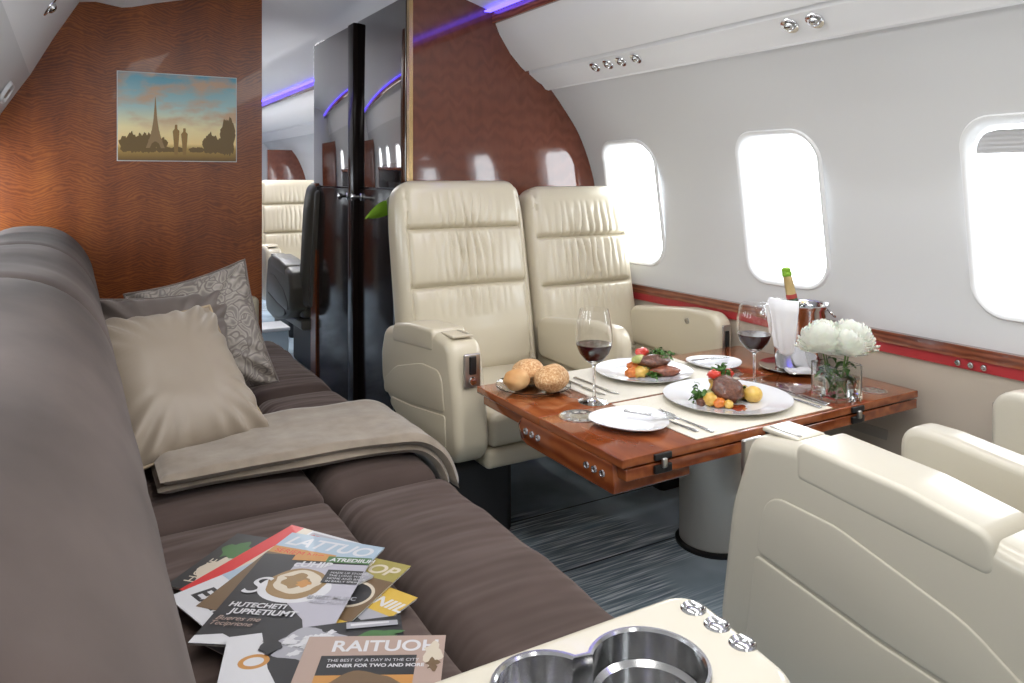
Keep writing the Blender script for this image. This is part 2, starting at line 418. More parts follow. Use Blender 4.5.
# windows
def make_window(n, side, y, shade):
    root = struct(empty('window_%d' % n, (wx(WC, side), y, WC)))
    fm = MB(); out = rrect(WW + .036, WH + .036, WR + .015, 10); ol = rrect(WW + .026, WH + .026, WR + .012, 10); inn = rrect(WW - .004, WH - .004, WR - .004, 10); back = rrect(WW - .026, WH - .03, WR - .012, 10)
    ring = [(out, .001), (ol, -.008), (rrect(WW + .012, WH + .012, WR + .004, 10), -.008), (inn, -.001), (back, .042)]
    V = []; F = []; n_ = len(out)
    for pts, dep in ring:
        for (u, v) in pts:
            z = WC + v; V.append((wx(z, side) + side * dep - root.location.x, u, v))
    for j in range(len(ring) - 1):
        for i in range(n_): F.append((j * n_ + i, j * n_ + (i + 1) % n_, (j + 1) * n_ + (i + 1) % n_, (j + 1) * n_ + i))
    fm.add(V, F); fm.build('window_frame', 'frame_white', root, recalc=False, angle=50)
    pm = MB(); V = []
    b2 = rrect(WW - .022, WH - .026, WR - .012, 10)
    for dep in (.039, .042):
        for (u, v) in b2: V.append((wx(WC + v, side) + side * dep - root.location.x, u, v))
    F = [tuple(range(n_)), tuple(range(2 * n_ - 1, n_ - 1, -1))] + [(i, (i + 1) % n_, n_ + (i + 1) % n_, n_ + i) for i in range(n_)]
    pm.add(V, F); pm.build('pane', 'pane_glass', root, smooth=False)
    if shade:
        sm = MB(); V = []; F = []; k = max(3, int(shade / .006)); hw = WW / 2 - .012
        for j in range(k + 1):
            z = WH / 2 - .02 - shade * j / k
            dz = .024 + (.0015 if j % 2 else 0)
            sh = max(0, (z - (WH / 2 - .02 - WR + .01))); w = hw - (WR - .02) * (1 - math.sqrt(max(0, 1 - (sh / (WR - .01)) ** 2)))
            for u in (-w, w): V.append((wx(WC + z, side) + side * dz - root.location.x, u, z))
        for j in range(k): F.append((2 * j, 2 * j + 1, 2 * j + 3, 2 * j + 2))
        sm.add(V, F); sm.build('pleated_shade', 'shade_cloth', root, smooth=False, recalc=False)
mat('shade_cloth', (.50, .50, .51), .8)
n = 0
for side in (1, -1):
    for i, y in enumerate(WIN_Y):
        n += 1; make_window(n, side, y, .062 if (side == 1 and i == 0) else 0)
# rail trims along the side walls
for q, side in ((2, 1), (3, -1)):
    mb = MB()
    xi = XC + side * 1.243
    prof = [(1.262, .688), (1.243, .684), (1.243, .652)]
    mb.add(*box((XC + side * 1.254, (Y0 + Y1) / 2, .668), (.022, Y1 - Y0, .034)), 'veneer_trim')
    mb.add(*box((XC + side * 1.257, (Y0 + Y1) / 2, .636), (.018, Y1 - Y0, .030)), 'red_stripe')
    struct(mb.build('trim_%d' % q, smooth=False))
# ceiling with cove, overhead service panels
CE = [(0, 1.985), (.2, 1.98), (.4, 1.955), (.575, 1.912), (.665, 1.885), (.702, 1.879)]
mb = MB(); V = []; P = [(XC - a, z) for a, z in reversed(CE[1:])] + [(XC + a, z) for a, z in CE]
for y in (Y0, Y1):
    for (x, z) in P: V.append((x, y, z))
k = len(P); mb.add(V, [(i, i + 1, k + i + 1, k + i) for i in range(k - 1)])
struct(mb.build('ceiling', 'ceiling_white', recalc=False, angle=60))
PSU = [(.715, 1.825), (.735, 1.78), (.79, 1.70), (.845, 1.645), (.868, 1.627), (.874, 1.640), (.884, 1.640), (.890, 1.616), (.93, 1.587), (.955, 1.574), (.975, 1.553), (.990, 1.549), (1.005, 1.575)]
PSUL = [(.702, 1.879), (.80, 1.893), (.86, 1.885), (.95, 1.73), (1.034, 1.568), (1.04, 1.575)]
PSU_Y = [(Y0, 2.91), (2.91, Y1)]
for q, side in ((4, 1), (5, -1)):
    mb = MB(); V = []
    for y in (Y0, Y1):
        PP = PSU if side > 0 else PSUL
        for a, z in PP: V.append((XC + side * a, y, z))
    k = len(PP); mb.add(V, [(i, i + 1, k + i + 1, k + i) for i in range(k - 1)], 'psu_white')
    struct(mb.build('trim_%d' % q, recalc=False, angle=25))
for q, side in ((6, 1), (7, -1)):
    yl = Y0 if side > 0 else 3.72
    mb = MB(); mb.add(*rbox((XC + side * .708, (yl + Y1) / 2, 1.852), (.02, Y1 - yl, .055), .004, 2)); struct(mb.build('trim_%d' % q, 'veneer_trim'))
    s = MB(); s.add(*box((XC + side * .675, (yl + Y1) / 2, 1.874), (.03, Y1 - yl - .1, .006)))
    tag(s.build('led_strip', 'led', smooth=False), 'blue LED cove strip running along the %s side of the ceiling' % ('right' if side > 0 else 'left'), 'light strip')

# bulkheads -------------------------------------------------
def bulkhead(name, y, t, x0, x1, m, grow=.0):
    """solid partition following the cabin section between x0 and x1"""
    top = []
    n_ = 60
    sect = [(-curve(WALLL, z), z) for z in [.66 + .03 * i for i in range(31)]] + [(-a, z) for a, z in reversed(PSUL)] + [(-a, z) for a, z in reversed(CE[1:])] + [(a, z) for a, z in CE] + PSU + [(curve(WALLP, z), z) for z in [1.56 - .03 * i for i in range(31)]]
    sect = [(-1.21, 0), (-1.235, .15), (-1.255, .42)] + sect + [(1.255, .42), (1.235, .15), (1.21, 0)]
    a0, a1 = x0 - XC, x1 - XC
    # clip polygon to a0..a1
    def clip(P, lim, keep_less):
        out = []
        for i in range(len(P)):
            a, b = P[i - 1], P[i]
            ia = (a[0] <= lim) == keep_less or a[0] == lim; ib = (b[0] <= lim) == keep_less or b[0] == lim
            if ia != ib:
                t_ = (lim - a[0]) / (b[0] - a[0]); out.append((lim, a[1] + (b[1] - a[1]) * t_))
            if ib: out.append(b)
        return out
    P = clip(clip(sect, a1, True), a0, False)
    V = [(XC + a, yy, z) for yy in (y, y + t) for a, z in P]; n_ = len(P)
    F = [tuple(range(n_)), tuple(range(2 * n_ - 1, n_ - 1, -1))] + [(i, (i + 1) % n_, n_ + (i + 1) % n_, n_ + i) for i in range(n_)]
    mb = MB(); mb.add(V, F); return struct(mb.build(name, m, smooth=False))
bulkhead('wall_front_right', 2.91, .04, 1.215, 2.3, 'veneer_red')
bulkhead('wall_front_left', 3.65, .05, -.6, .775, 'veneer_orange')
bulkhead('wall_back', -.94, .05, -.6, 2.4, 'liner')
bulkhead('wall_front', 8.9, .05, -.6, 2.4, 'liner')
mb = MB(); mb.add(*box((2.0, 8.0, .72), (.5, .04, 1.44))); mb.add(*box((.1, 8.0, .72), (.75, .04, 1.44)))
struct(mb.build('wall_far_partition', 'veneer_red', smooth=False))
# closet with dark mirrored doors along the aisle
mb = MB(); mb.add(*box((1.235, 3.63, .95), (.03, 1.4, 1.9))); struct(mb.build('wall_closet', 'closet_dark', smooth=False))
mb = MB(); mb.add(*box((1.213, 2.922, .95), (.016, .028, 1.92))); struct(mb.build('trim_8', 'gold', smooth=False))
for q, (ya, yb) in enumerate(((2.945, 3.545), (3.635, 4.31))):
    root = struct(empty('door_%d' % (q + 1), (1.21, (ya + yb) / 2, 0)))
    s = MB(); s.add(*rbox((0, 0, 1.505), (.016, yb - ya, .80), .003, 2)); s.build('mirror_panel', 'dark_mirror', root)
    s = MB(); s.add(*rbox((0, 0, .56), (.016, yb - ya, 1.08), .003, 2)); s.build('lower_panel', 'closet_dark', root)
    hy = (yb - .06 if q == 0 else ya + .06) - (ya + yb) / 2
    h = MB(); h.add(*lathe([(.0, 0), (.018, 0), (.018, .006), (.008, .01), (.008, .03), (.017, .036), (.017, .05), (0, .055)], 20), M=T((-.008, hy, 1.06), (0, R(-90), 0))); h.build('door_knob', 'chrome', root)
mb = MB(); mb.add(*rbox((1.195, 3.59, .96), (.03, .085, 1.88), .006, 2)); struct(mb.build('trim_9', 'closet_dark'))
mb = MB(); mb.add(*box((1.215, 4.30, .56), (.04, .10, 1.12))); struct(mb.build('trim_10', 'veneer_orange', smooth=False))
# dark credenza in the forward cabin, seen reflected in the doors
root = tag(empty('credenza', (-.05, 5.0, 0)), 'dark glossy low cabinet in the forward cabin by the left wall', 'cabinet')
s = MB(); s.add(*rbox((0, 0, .53), (.42, 2.4, 1.06), .01, 2)); s.build('body', 'black_gloss', root)
s = MB(); s.add(*rbox((.0, 0, 1.075), (.46, 2.44, .03), .008, 2)); s.build('top', 'veneer_trim', root)
for k in (-.8, 0, .8):
    s = MB(); s.add(*rbox((.216, k, .5), (.012, .76, .9), .004, 2)); d = s.build('cabinet_door', 'black_gloss', root)
    s = MB(); s.add(*rbox((.228, k + .3, .6), (.012, .012, .12), .004, 2)); s.build('handle', 'chrome', d)

# overhead gaspers
def gasper(x, y, z, tilt, r=.021):
    root = empty('air_vent', (x, y, z), rot=(0, tilt, 0))
    s = MB(); s.add(*lathe([(r * .55, .0), (r, -.004), (r * 1.05, -.001), (r * .95, .004), (r * .5, .004)], 24)); s.build('bezel', 'chrome', root)
    s = MB(); s.add(*blob((0, 0, -.004), (r * .6, r * .6, r * .5), 0, 1, 3)); s.build('nozzle', 'steel', root)
    return root
tl = math.atan2(1.612 - 1.585, .035)
for i, (px, y) in enumerate(((0, 2.453), (0, 2.369), (0, 2.288), (0, 2.20))):
    g_ = gasper(XC + .916, y, 1.5935, tl, .024)
    tag(g_, ['round chrome air vent overhead, farthest of four near the bulkhead', 'round chrome air vent overhead, second of four counting from the bulkhead', 'round chrome air vent overhead, third of four counting from the bulkhead', 'round chrome air vent overhead, nearest of four above the seats'][i], 'air vent', 'overhead vents by the bulkhead')
for i, y in enumerate((1.504, 1.418)):
    g_ = gasper(XC + .916, y, 1.5935, tl, .027)
    tag(g_, ['round chrome reading light overhead, left one of a pair', 'round chrome reading light overhead, right one of a pair'][i], 'reading light', 'overhead light pair')
g_ = gasper(-.058, 2.97, 1.722, R(-60), .034); tag(g_, 'oval chrome vent in the top left ceiling panel', 'air vent')

wl_ = tag(empty('wall_light', (wx(1.46, -1) + .004, 3.29, 1.46), rot=(0, R(28), 0)), 'white rounded bezel light on the left cabin wall by the bulkhead', 'wall light')
s = MB(); ro = rrect(.085, .17, .042, 8); ri = rrect(.055, .14, .027, 8); k_ = len(ro)
V = [(.0, a, b) for b, a in ro] + [(.012, a, b) for b, a in rrect(.075, .16, .037, 8)] + [(.012, a, b) for b, a in rrect(.062, .147, .031, 8)] + [(.001, a, b) for b, a in ri]
F = [(j * k_ + i, j * k_ + (i + 1) % k_, (j + 1) * k_ + (i + 1) % k_, (j + 1) * k_ + i) for j in range(3) for i in range(k_)] + [tuple(3 * k_ + i for i in range(k_))]
s.add(V, F); s.build('bezel', 'frame_white', wl_)
s = MB(); s.add(*rbox((.004, 0, 0), (.006, .12, .036), .0025, 3)); s.build('lens', 'outlet', wl_)
# picture ---------------------------------------------------
root = tag(empty('picture', (.417, 3.648, 1.415)), 'frameless colour photo of a tower and strolling couple at sunset on wood bulkhead', 'picture')
m = mat('sunset_print', (.5, .5, .5), .4, coat=.06, spec=.3)
tcn = N(m, 'ShaderNodeTexCoord'); sp = N(m, 'ShaderNodeSeparateXYZ'); L(m, tcn.outputs['Object'], sp.inputs[0])
mr = N(m, 'ShaderNodeMapRange'); mr.inputs['From Min'].default_value = -.19; mr.inputs['From Max'].default_value = .19; L(m, sp.outputs['Z'], mr.inputs[0])
sky = ramp(m, mr.outputs[0], [(0, (.16, .09, .03)), (.14, (.50, .32, .09)), (.2, (.95, .72, .32)), (.38, (.92, .80, .45)), (.62, (.42, .60, .58)), (1.0, (.10, .33, .44))])
cn = N(m, 'ShaderNodeTexNoise', Scale=7, Detail=5); L(m, coords(m, (1, 1, 2.4)), cn.inputs['Vector'])
cf = ramp(m, cn.outputs['Fac'], [(.45, (0, 0, 0)), (.62, (1, 1, 1))])
hi = ramp(m, mr.outputs[0], [(.3, (0, 0, 0)), (.5, (.8, .8, .8))])
mm = N(m, 'ShaderNodeMath', operation='MULTIPLY'); L(m, cf, mm.inputs[0]); L(m, hi, mm.inputs[1])
mx = N(m, 'ShaderNodeMix', data_type='RGBA'); L(m, mm.outputs[0], mx.inputs[0]); L(m, sky, mx.inputs[6]); mx.inputs[7].default_value = (.62, .36, .20, 1); base(m, mx.outputs[2])
mat('print_edge', (.6, .62, .62), .3); mat('print_dark', (.13, .09, .035), .4); mat('print_tower', (.30, .19, .08), .4); mat('print_tree', (.16, .095, .022), .4); mat('print_gold', (.30, .17, .04), .4)
s = MB(); s.add(*box((0, -.006, 0), (.487, .010, .385))); s.build('backing', 'print_edge', root, smooth=False)
s = MB(); s.add(*box((0, -.0115, 0), (.480, .002, .378))); s.build('print', 'sunset_print', root, smooth=False)
def flat(pts, y): n_ = len(pts); return [(x, y, z) for x, z in pts], [tuple(range(n_))]
s = MB()   # tower silhouette
tx, tz = -.095, -.135
for sg in (-1, 1):
    pr = [(.038, 0), (.030, .022), (.021, .05), (.014, .080), (.0075, .125), (.004, .175), (.0010, .225)]
    inner = [(.022, 0), (.014, .020), (.004, .028), (.0, .029)]
    pts = [(tx + sg * a, tz + b) for a, b in pr] + [(tx, tz + .215)] + [(tx + sg * a, tz + b) for a, b in reversed(inner)]
    s.add(*flat(pts, -.0137))
for a, b in ((.028, .034), (.017, .070)): s.add(*box((tx, -.0138, tz + b), (a * 2, .0004, .006)))
s.build('printed_tower', 'print_tower', root, smooth=False, recalc=False)
random.seed(4); s = MB()
for k in range(60):
    x = random.uniform(-.235, .235); h_ = .05 + .03 * random.random()
    if x > .10: h_ = .05 + .035 * random.random()
    if -.06 < x < .09: h_ = .012 + .01 * random.random()
    if x > .19: h_ = .12 + .03 * random.random()
    cx, cz = x, -.15 + h_ * .5
    pts = [(cx + .017 * (1 + .3 * math.sin(5 * a)) * math.cos(a), cz + h_ * .55 * (1 + .15 * math.sin(7 * a + k)) * math.sin(a)) for a in [2 * math.pi * i / 18 for i in range(18)]]
    pts = [(max(-.239, min(.239, a)), b) for a, b in pts]
    s.add(*flat(pts, -.0128 - .00001 * k))
s.build('printed_trees', 'print_tree', root, smooth=False, recalc=False)
s = MB()
for cx, h_ in ((-.012, .135), (.022, .12)):
    pts = round_poly([(cx - .007, -.165), (cx + .006, -.165), (cx + .011, -.165 + h_ * .5), (cx + .013, -.165 + h_ * .8), (cx + .005, -.165 + h_ * .86), (cx + .005, -.165 + h_), (cx - .005, -.165 + h_), (cx - .006, -.165 + h_ * .86), (cx - .014, -.165 + h_ * .78), (cx - .010, -.165 + h_ * .45)], .003, 2)
    s.add(*flat(pts, -.0141))
s.build('printed_couple', 'print_gold', root, smooth=False, recalc=False)

# outlet plate and rail buttons
root = tag(empty('access_panel', (2.149, 1.485, .335)), 'small square access panel low on the right cabin wall under the table', 'panel')
s = MB(); s.add(*rbox((0, 0, 0), (.008, .13, .10), .003, 2)); s.build('plate', 'outlet', root)
root = tag(empty('switch_group', (2.138, 1.17, .636)), 'three small round switches on the red rail below the nearest window', 'switches')
for k in (-.035, 0, .035):
    s = MB(); s.add(*lathe([(0, .006), (.006, .006), (.0085, .003), (.009, -.002)], 16), M=T((0, k, 0), (0, R(-90), 0))); s.build('switch', 'chrome', root)

# ------------------------------------------------------------------ armchairs
def arm_big(root, x0, x1, outer, low=0):
    """full-height arm; outer=+1/-1 side carrying the quilted panel"""
    out = round_poly([(-.365 - low * .25, .30 - low), (-.338 - low * .12, .50), (-.295, .655), (-.19, .668), (.0, .655), (.25, .615), (.285, .52), (.275, .40 - low), (.10, .315 - low), (-.15, .275 - low)], [.07, .3, .055, .05, .3, .06, .06, .09, .2, .2], 7)
    s = MB(); s.add(*slab(out, x0, x1, .028, 6, 'YZ')); a = s.build('armrest', LTH, root)
    cap = round_poly([(-.185, .605), (-.185, .676), (.02, .664), (.155, .642), (.165, .575)], [.012, .02, .2, .03, .02], 5)
    s = MB(); s.add(*slab(cap, x0 - .0018, x1 + .0018, .012, 5, 'YZ')); s.build('arm_cap', LTH, a)
    xo = x1 if outer > 0 else x0
    up = round_poly([(-.275, .42), (-.255, .535), (-.12, .565), (.10, .51), (.22, .45), (.235, .405), (.0, .42 + .01)], [.01, .05, .15, .2, .05, .02, .3], 6)
    up = round_poly([(-.272, .440), (-.25, .560), (-.10, .555), (.12, .50), (.235, .43), (.235, .385), (-.02, .405)], [.012, .05, .2, .2, .04, .02, .4], 6)
    lo = round_poly([(-.276, .432), (-.285 - low * .2, .315 - low * .9), (-.15, .300 - low * .9), (.08, .325 - low * .8), (.235, .39 - .012), (-.02, .397)], [.012, .03, .2, .2, .02, .4], 6)
    for p in (up, lo):
        s = MB(); s.add(*slab(p, *( (xo - .012, xo + .0035) if outer > 0 else (xo - .0035, xo + .012)), .0035, 4, 'YZ')); s.build('side_panel', LTH, a)
    xm = (x0 + x1) / 2
    s = MB(); s.add(*rbox((xm, -.3385, .575), (.055, .012, .10), .004, 3), M=T((0, 0, 0), (0, 0, 0))); cpn = s.build('control_panel', 'brushed', a)
    s = MB(); s.add(*rbox((xm, -.346, .592), (.022, .008, .055), .003, 2)); s.build('latch_slot', 'black_trim', cpn)
    s = MB(); s.add(*lathe([(0, .004), (.011, .004), (.013, 0)], 16), M=T((xm, -.346, .545), (R(90), 0, 0))); s.build('knob', 'chrome', cpn)
    s = MB(); s.add(*rbox((xm, -.238, .6660), (x1 - x0 - .045, .085, .008), .003, 2), M=T((0, 0, 0), (0, 0, 0))); al = s.build('ashtray_lid', LTH, a)
    s = MB(); s.add(*rbox((xm + (x1 - x0) * .18, -.238, .6705), (.008, .07, .002), .0008, 1)); s.build('lid_strip', 'brushed', al)
def arm_slim(root, x0, x1, badge=0, dy=0, dz=0, panel=1):
    out = round_poly([(-.335 + dy, .46 + dz), (-.335 + dy, .665 + dz), (-.16, .665 + dz), (.19, .625 + dz), (.19, .47 + dz)], [.03, .06, .2, .05, .04], 6)
    s = MB(); s.add(*slab(out, x0, x1, .02, 5, 'YZ')); a = s.build('armrest', LTH, root)
    if panel: s = MB(); s.add(*rbox(((x0 + x1) / 2, -.333 + dy, .56 + dz), (.04, .012, .13), .004, 2)); c_ = s.build('control_panel', 'brushed', a)
    if panel: s = MB(); s.add(*rbox(((x0 + x1) / 2, -.340 + dy, .575 + dz), (.018, .008, .06), .003, 2)); s.build('latch_slot', 'black_trim', c_)
    s = MB(); s.add(*rbox(((x0 + x1) / 2, .02, .452), (x1 - x0 - .03, .4, .12), .02, 3)); s.build('arm_support', LTH, a)
    if badge:
        s = MB(); s.add(*lathe([(0, .003), (.006, .003), (.007, .006), (.011, .006), (.013, 0)], 20), M=T((x0 + .002, -.17, .60), (0, R(-90), 0))); s.build('round_button', 'brushed', a)
LTH = 'leather'
def back_fn(w, h, seed):
    f1, f2, pw, pa = {1: (.455, .745, .20, 2.0), 2: (.425, .70, .25, 2.2)}.get(seed, (.43, .735, .22, 1))
    seams = [(-h / 2 + h * f1), (-h / 2 + h * f2)]
    def f(v):
        x, y, z = v
        if z > h * .18:
            t = (z - h * .18) / (h * .32); x *= 1 - .10 * t * t * t
        if y < -.02:
            d = 0
            ex = max(0, 1 - (abs(x) / (w * .5)) ** 4)
            inn = 1 if abs(x) < w * .40 else max(0, 1 - (abs(x) - w * .40) / .03)
            for s_ in seams:
                d += .026 * math.exp(-((z - s_) / .008) ** 2) * inn
                d += .007 * math.exp(-((z - s_) / .035) ** 2) * inn
                # gathered pleats just above and below the seam
            for s_, ln, am in ((seams[1] + .015, .13, 1), (seams[0] + .03, .15, 1), (seams[0] - .02, -.10, .8), (seams[1] - .02, -.12, .9)):
                q = (z - s_) / ln
                if -.15 < q < 1.1:
                    env = math.exp(-(x / (w * pw)) ** 2) * max(0, min(1, (q + .15) * 6)) * max(0, 1 - q) ** .7
                    ph = x * 185 + 2.2 * noise.noise(Vector((x * 30, z * 9, seed))) + 1.5 * noise.noise(Vector((x * 9, z * 5, seed + 3)))
                    d -= .0042 * pa * am * env * (abs(math.sin(ph / 2 + .6)) * 2 - 1)
            d -= .016 * ex * (1 - ((z) / (h * .5)) ** 4 * .5)
            # side bolster groove
            d += .009 * math.exp(-((abs(x) - w * .43) / .005) ** 2)
            y += d
        return (x, y, z)
    return f
def build_chair(root, arms, bx, bw, sx0, sx1, seed=0, belt=True, low=0, slim=(0, 0), h=.74, ped=(0, .36)):
    s = MB(); s.add(*rbox((0, 0, 0), (bw, .15, h), .055, 5, (110, 1, 90), back_fn(bw, h, seed)))
    s.build('backrest', LTH, root, loc=(bx, .295, .395 + h / 2), rot=(R(-11), 0, 0), angle=60)
    s = MB(); s.add(*rbox((0, 0, 0), (bw * .9, .05, h * .93), .024, 4)); s.build('back_shell', 'leather_shell', root, loc=(bx, .385, .745), rot=(R(-11), 0, 0))
    def sf(v):
        x, y, z = v
        if z > 0: z += .014 * (1 - (x / ((sx1 - sx0) / 2)) ** 2) * (1 - (y / .3) ** 4)
        return (x, y, z)
    s = MB(); s.add(*rbox(((sx0 + sx1) / 2, -.055, .378), (sx1 - sx0, .57, .105), .026, 4, (14, 14, 1), sf)); s.build('seat_cushion', LTH, root)
    s = MB(); s.add(*rbox(((sx0 + sx1) / 2, -.045, .293), (sx1 - sx0 + .02, .58, .062), .018, 4)); s.build('seat_frame', LTH, root)
    s = MB(); s.add(*rbox(((sx0 + sx1) / 2 + ped[0], .0, .13), (ped[1], .48, .27), .03, 3)); s.build('pedestal', 'dark_base', root)
    for k, x0, x1, extra in arms:
        if k == 'big': arm_big(root, x0, x1, extra, low)
        else: arm_slim(root, x0, x1, extra, *slim)
    if belt:
        for sg, xx in ((1, sx0 + .035), (-1, sx1 - .035)):
            pth = [(xx, .18, .455), (xx + sg * .005, .15, .470), (xx + sg * .02, .11, .470), (xx + sg * .05, .07, .458)]
            s = MB()
            V, F = grid_surf(lambda u, v: (lerp(pth[int(min(2, u * 3))][0], pth[int(min(2, u * 3)) + 1][0], u * 3 - int(min(2, u * 3))),
                                            lerp(pth[int(min(2, u * 3))][1], pth[int(min(2, u * 3)) + 1][1], u * 3 - int(min(2, u * 3))) + (v - .5) * .045,
                                            lerp(pth[int(min(2, u * 3))][2], pth[int(min(2, u * 3)) + 1][2], u * 3 - int(min(2, u * 3))) + .012 * math.sin(v * 3.1)), 12, 3)
            s.add(V, F); b_ = s.build('seat_belt', 'belt', root, recalc=False)
            s = MB(); s.add(*rbox((xx + sg * .065, .06, .466), (.055, .045, .014), .004, 2)); s.build('buckle', 'steel', b_)
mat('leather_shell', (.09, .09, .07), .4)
mat('belt', (.42, .37, .28), .6)
c1 = tag(empty('armchair', (1.32, 2.36, 0)), 'cream leather armchair facing the camera, left of the two beyond the table', 'armchair', 'cream armchairs around the table')
build_chair(c1, [('big', -.34, -.225, -1), ('slim', .275, .338, 0)], 0, .555, -.22, .265, 1, True, 0, (0, -.025, 0), .745, (-.21, .22))
c2 = tag(empty('armchair', (1.88, 2.36, 0)), 'cream leather armchair facing the camera, beside the wall under the farthest window', 'armchair', 'cream armchairs around the table')
build_chair(c2, [('slim', .175, .25, 1)], -.015, .505, -.20, .17, 2, True, 0, (0, -.018), .72, (.1, .2))
LTH = 'leather_light'
c3 = tag(empty('armchair', (1.478, .745, 0), math.pi), 'pale cream leather armchair in the right foreground with quilted side panel', 'armchair', 'cream armchairs around the table')
build_chair(c3, [('big', .225, .345, 1), ('slim', -.155, -.075, 0)], .04, .54, -.07, .22, 3, True, .09, (.075, -.045))
c4 = tag(empty('armchair', (1.86, .74, 0), math.pi), 'pale cream leather armchair at the right picture edge, nearest the wall', 'armchair', 'cream armchairs around the table')
build_chair(c4, [('slim', -.23, -.15, 0)], -.03, .40, -.15, .14, 4, True, 0, (.02, -.045))
LTH = 'leather'
c5 = tag(empty('armchair', (1.52, 5.75, 0)), 'cream leather armchair in the forward cabin facing back, seen through the doorway', 'armchair')
build_chair(c5, [('big', -.34, -.225, -1), ('slim', .265, .35, 0)], 0, .555, -.22, .26, 5)
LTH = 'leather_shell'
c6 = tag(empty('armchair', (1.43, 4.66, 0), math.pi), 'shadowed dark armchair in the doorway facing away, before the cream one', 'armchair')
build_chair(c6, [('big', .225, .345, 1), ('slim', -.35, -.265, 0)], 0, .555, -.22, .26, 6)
LTH = 'leather'
root = tag(empty('storage_box', (1.16, 5.23, 0)), 'small pale blue box on the floor beyond the doorway', 'box')
s = MB(); s.add(*rbox((0, 0, .07), (.2, .24, .14), .01, 3)); s.build('box_body', 'box_blue', root)
s = MB(); s.add(*rbox((0, 0, .15), (.215, .255, .025), .008, 3)); s.build('lid', 'frame_white', root)

# ------------------------------------------------------------------ sofa
sofa = tag(empty('sofa', (.4, 2.1, 0)), 'long taupe suede sofa along the left wall with padded back', 'sofa')
ox, oy = .4, 2.1
SD = [(.70, 1.745), (1.765, 2.645), (2.66, 3.56)]
def cushion(name, x0, x1, y0, y1, z0, z1, r, bul, wr=0.0, seed=0):
    w, d, h = x1 - x0, y1 - y0, z1 - z0
    def f(v):
        x, y, z = v
        ex = 1 - (2 * x / w) ** 2; ey = 1 - abs(2 * y / d) ** 5
        if z > 0: z += bul * max(0, ex) * max(0, ey)
        z += wr * noise.noise(Vector((x * 2 + seed, y * 13, z * 3))) * (1 if z > 0 else 0)
        return (x, y, z)
    s = MB(); s.add(*rbox(((x0 + x1) / 2 - ox, (y0 + y1) / 2 - oy, (z0 + z1) / 2), (w, d, h), r, 6, (14, 40, 3), f))
    return s.build(name, 'suede', sofa, angle=60)
for i, (ya, yb) in enumerate(SD):
    cushion('seat_cushion', .07, .522, ya, yb, .20, .405, .024, .020, .004, i)
    cushion('front_roll', .526, .825, ya, yb, .10, .412, .055, .014, .010, i + 5)
BP = [(.03, .36), (.055, .42), (.080, .52), (.094, .64), (.088, .74), (.064, .83), (.015, .905), (-.05, .948), (-.13, .962), (-.22, .95), (-.29, .90), (-.32, .84), (-.325, .6), (-.325, .36)]
def smooth_loop(P, k=3):
    out = []; n_ = len(P)
    for i in range(n_):
        p0, p1, p2, p3 = P[i - 1], P[i], P[(i + 1) % n_], P[(i + 2) % n_]
        for j in range(k):
            t = j / k
            out.append(tuple(.5 * ((2 * p1[a]) + (-p0[a] + p2[a]) * t + (2 * p0[a] - 5 * p1[a] + 4 * p2[a] - p3[a]) * t * t + (-p0[a] + 3 * p1[a] - 3 * p2[a] + p3[a]) * t ** 3) for a in (0, 1)))
    return out
BPs = smooth_loop(BP)
def back_cushion(ya, yb, seed):
    st = []; r = .07
    for k in range(9): a = R(90) * k / 8; st.append((ya + r * (1 - math.cos(a)), 1 - .13 * (1 - math.sin(a))))
    for k in range(1, 24): st.append((lerp(ya + r, yb - r, k / 24), 1))
    for k in range(9): a = R(90) * (1 - k / 8); st.append((yb - r * (1 - math.cos(a)), 1 - .13 * (1 - math.sin(a))))
    V = []; F = []; cx, cz = -.11, .64; n_ = len(BPs)
    for (y, s_) in st:
        for (x, z) in BPs:
            q = s_ + .012 * noise.noise(Vector((x * 3, y * 4, z * 3 + seed))) + 0.010 * noise.noise(Vector((x * 8, y * 9, z * 5 + seed)))
            V.append((cx + (x - cx) * q - ox, y - oy, cz + (z - cz) * q))
    for j in range(len(st) - 1):
        for i in range(n_): F.append((j * n_ + i, j * n_ + (i + 1) % n_, (j + 1) * n_ + (i + 1) % n_, (j + 1) * n_ + i))
    F.append(tuple(range(n_))); F.append(tuple((len(st) - 1) * n_ + i for i in reversed(range(n_))))
    s = MB(); s.add(V, F); return s.build('back_cushion', 'suede_back', sofa, angle=60)
for i, (ya, yb) in enumerate(((.36, 1.80), (1.80, 2.66), (2.66, 3.60))): back_cushion(ya, yb, i * 3.1)
s = MB(); s.add(*box((.40 - ox, 2.13 - oy, .10), (.80, 2.85, .19))); s.add(*box((-.14 - ox, 2.1 - oy, .20), (.3, 2.9, .38))); s.build('sofa_base', 'dark_base', sofa, smooth=False)
# far cream arm
s = MB(); s.add(*rbox((.44 - ox, 3.605 - oy, .42), (.62, .07, .38), .03, 4)); tag(s.build('armrest', 'leather', sofa), 'cream leather far armrest')
# near cream arm with cup holders
AR = [(.245, .475), (.565, .475), (.662, .495), (.655, .60), (.615, .672), (.50, .70), (.36, .70), (.245, .70)]
AR = [(.20, .50), (.56, .435), (.648, .475), (.640, .60), (.600, .665), (.54, .668), (.36, .668), (.20, .66)]
cups = [(.482, .567, .056), (.380, .588, .050)]
def arm_top():
    out = round_poly([(.22, .445), (.60, .445), (.66, .50), (.64, .60), (.615, .66), (.22, .668)], [.03, .03, .04, .05, .035, .03], 6)
    return out
root_arm = MB(); out = round_poly([(.20, .41), (.485, .41), (.602, .488), (.625, .662), (.20, .665)], [.035, .05, .045, .042, .035], 8)
holes = []
for cx, cy, r in cups: holes.append([(cx + r * math.cos(2 * math.pi * k / 40), cy + r * math.sin(2 * math.pi * k / 40)) for k in range(40)])
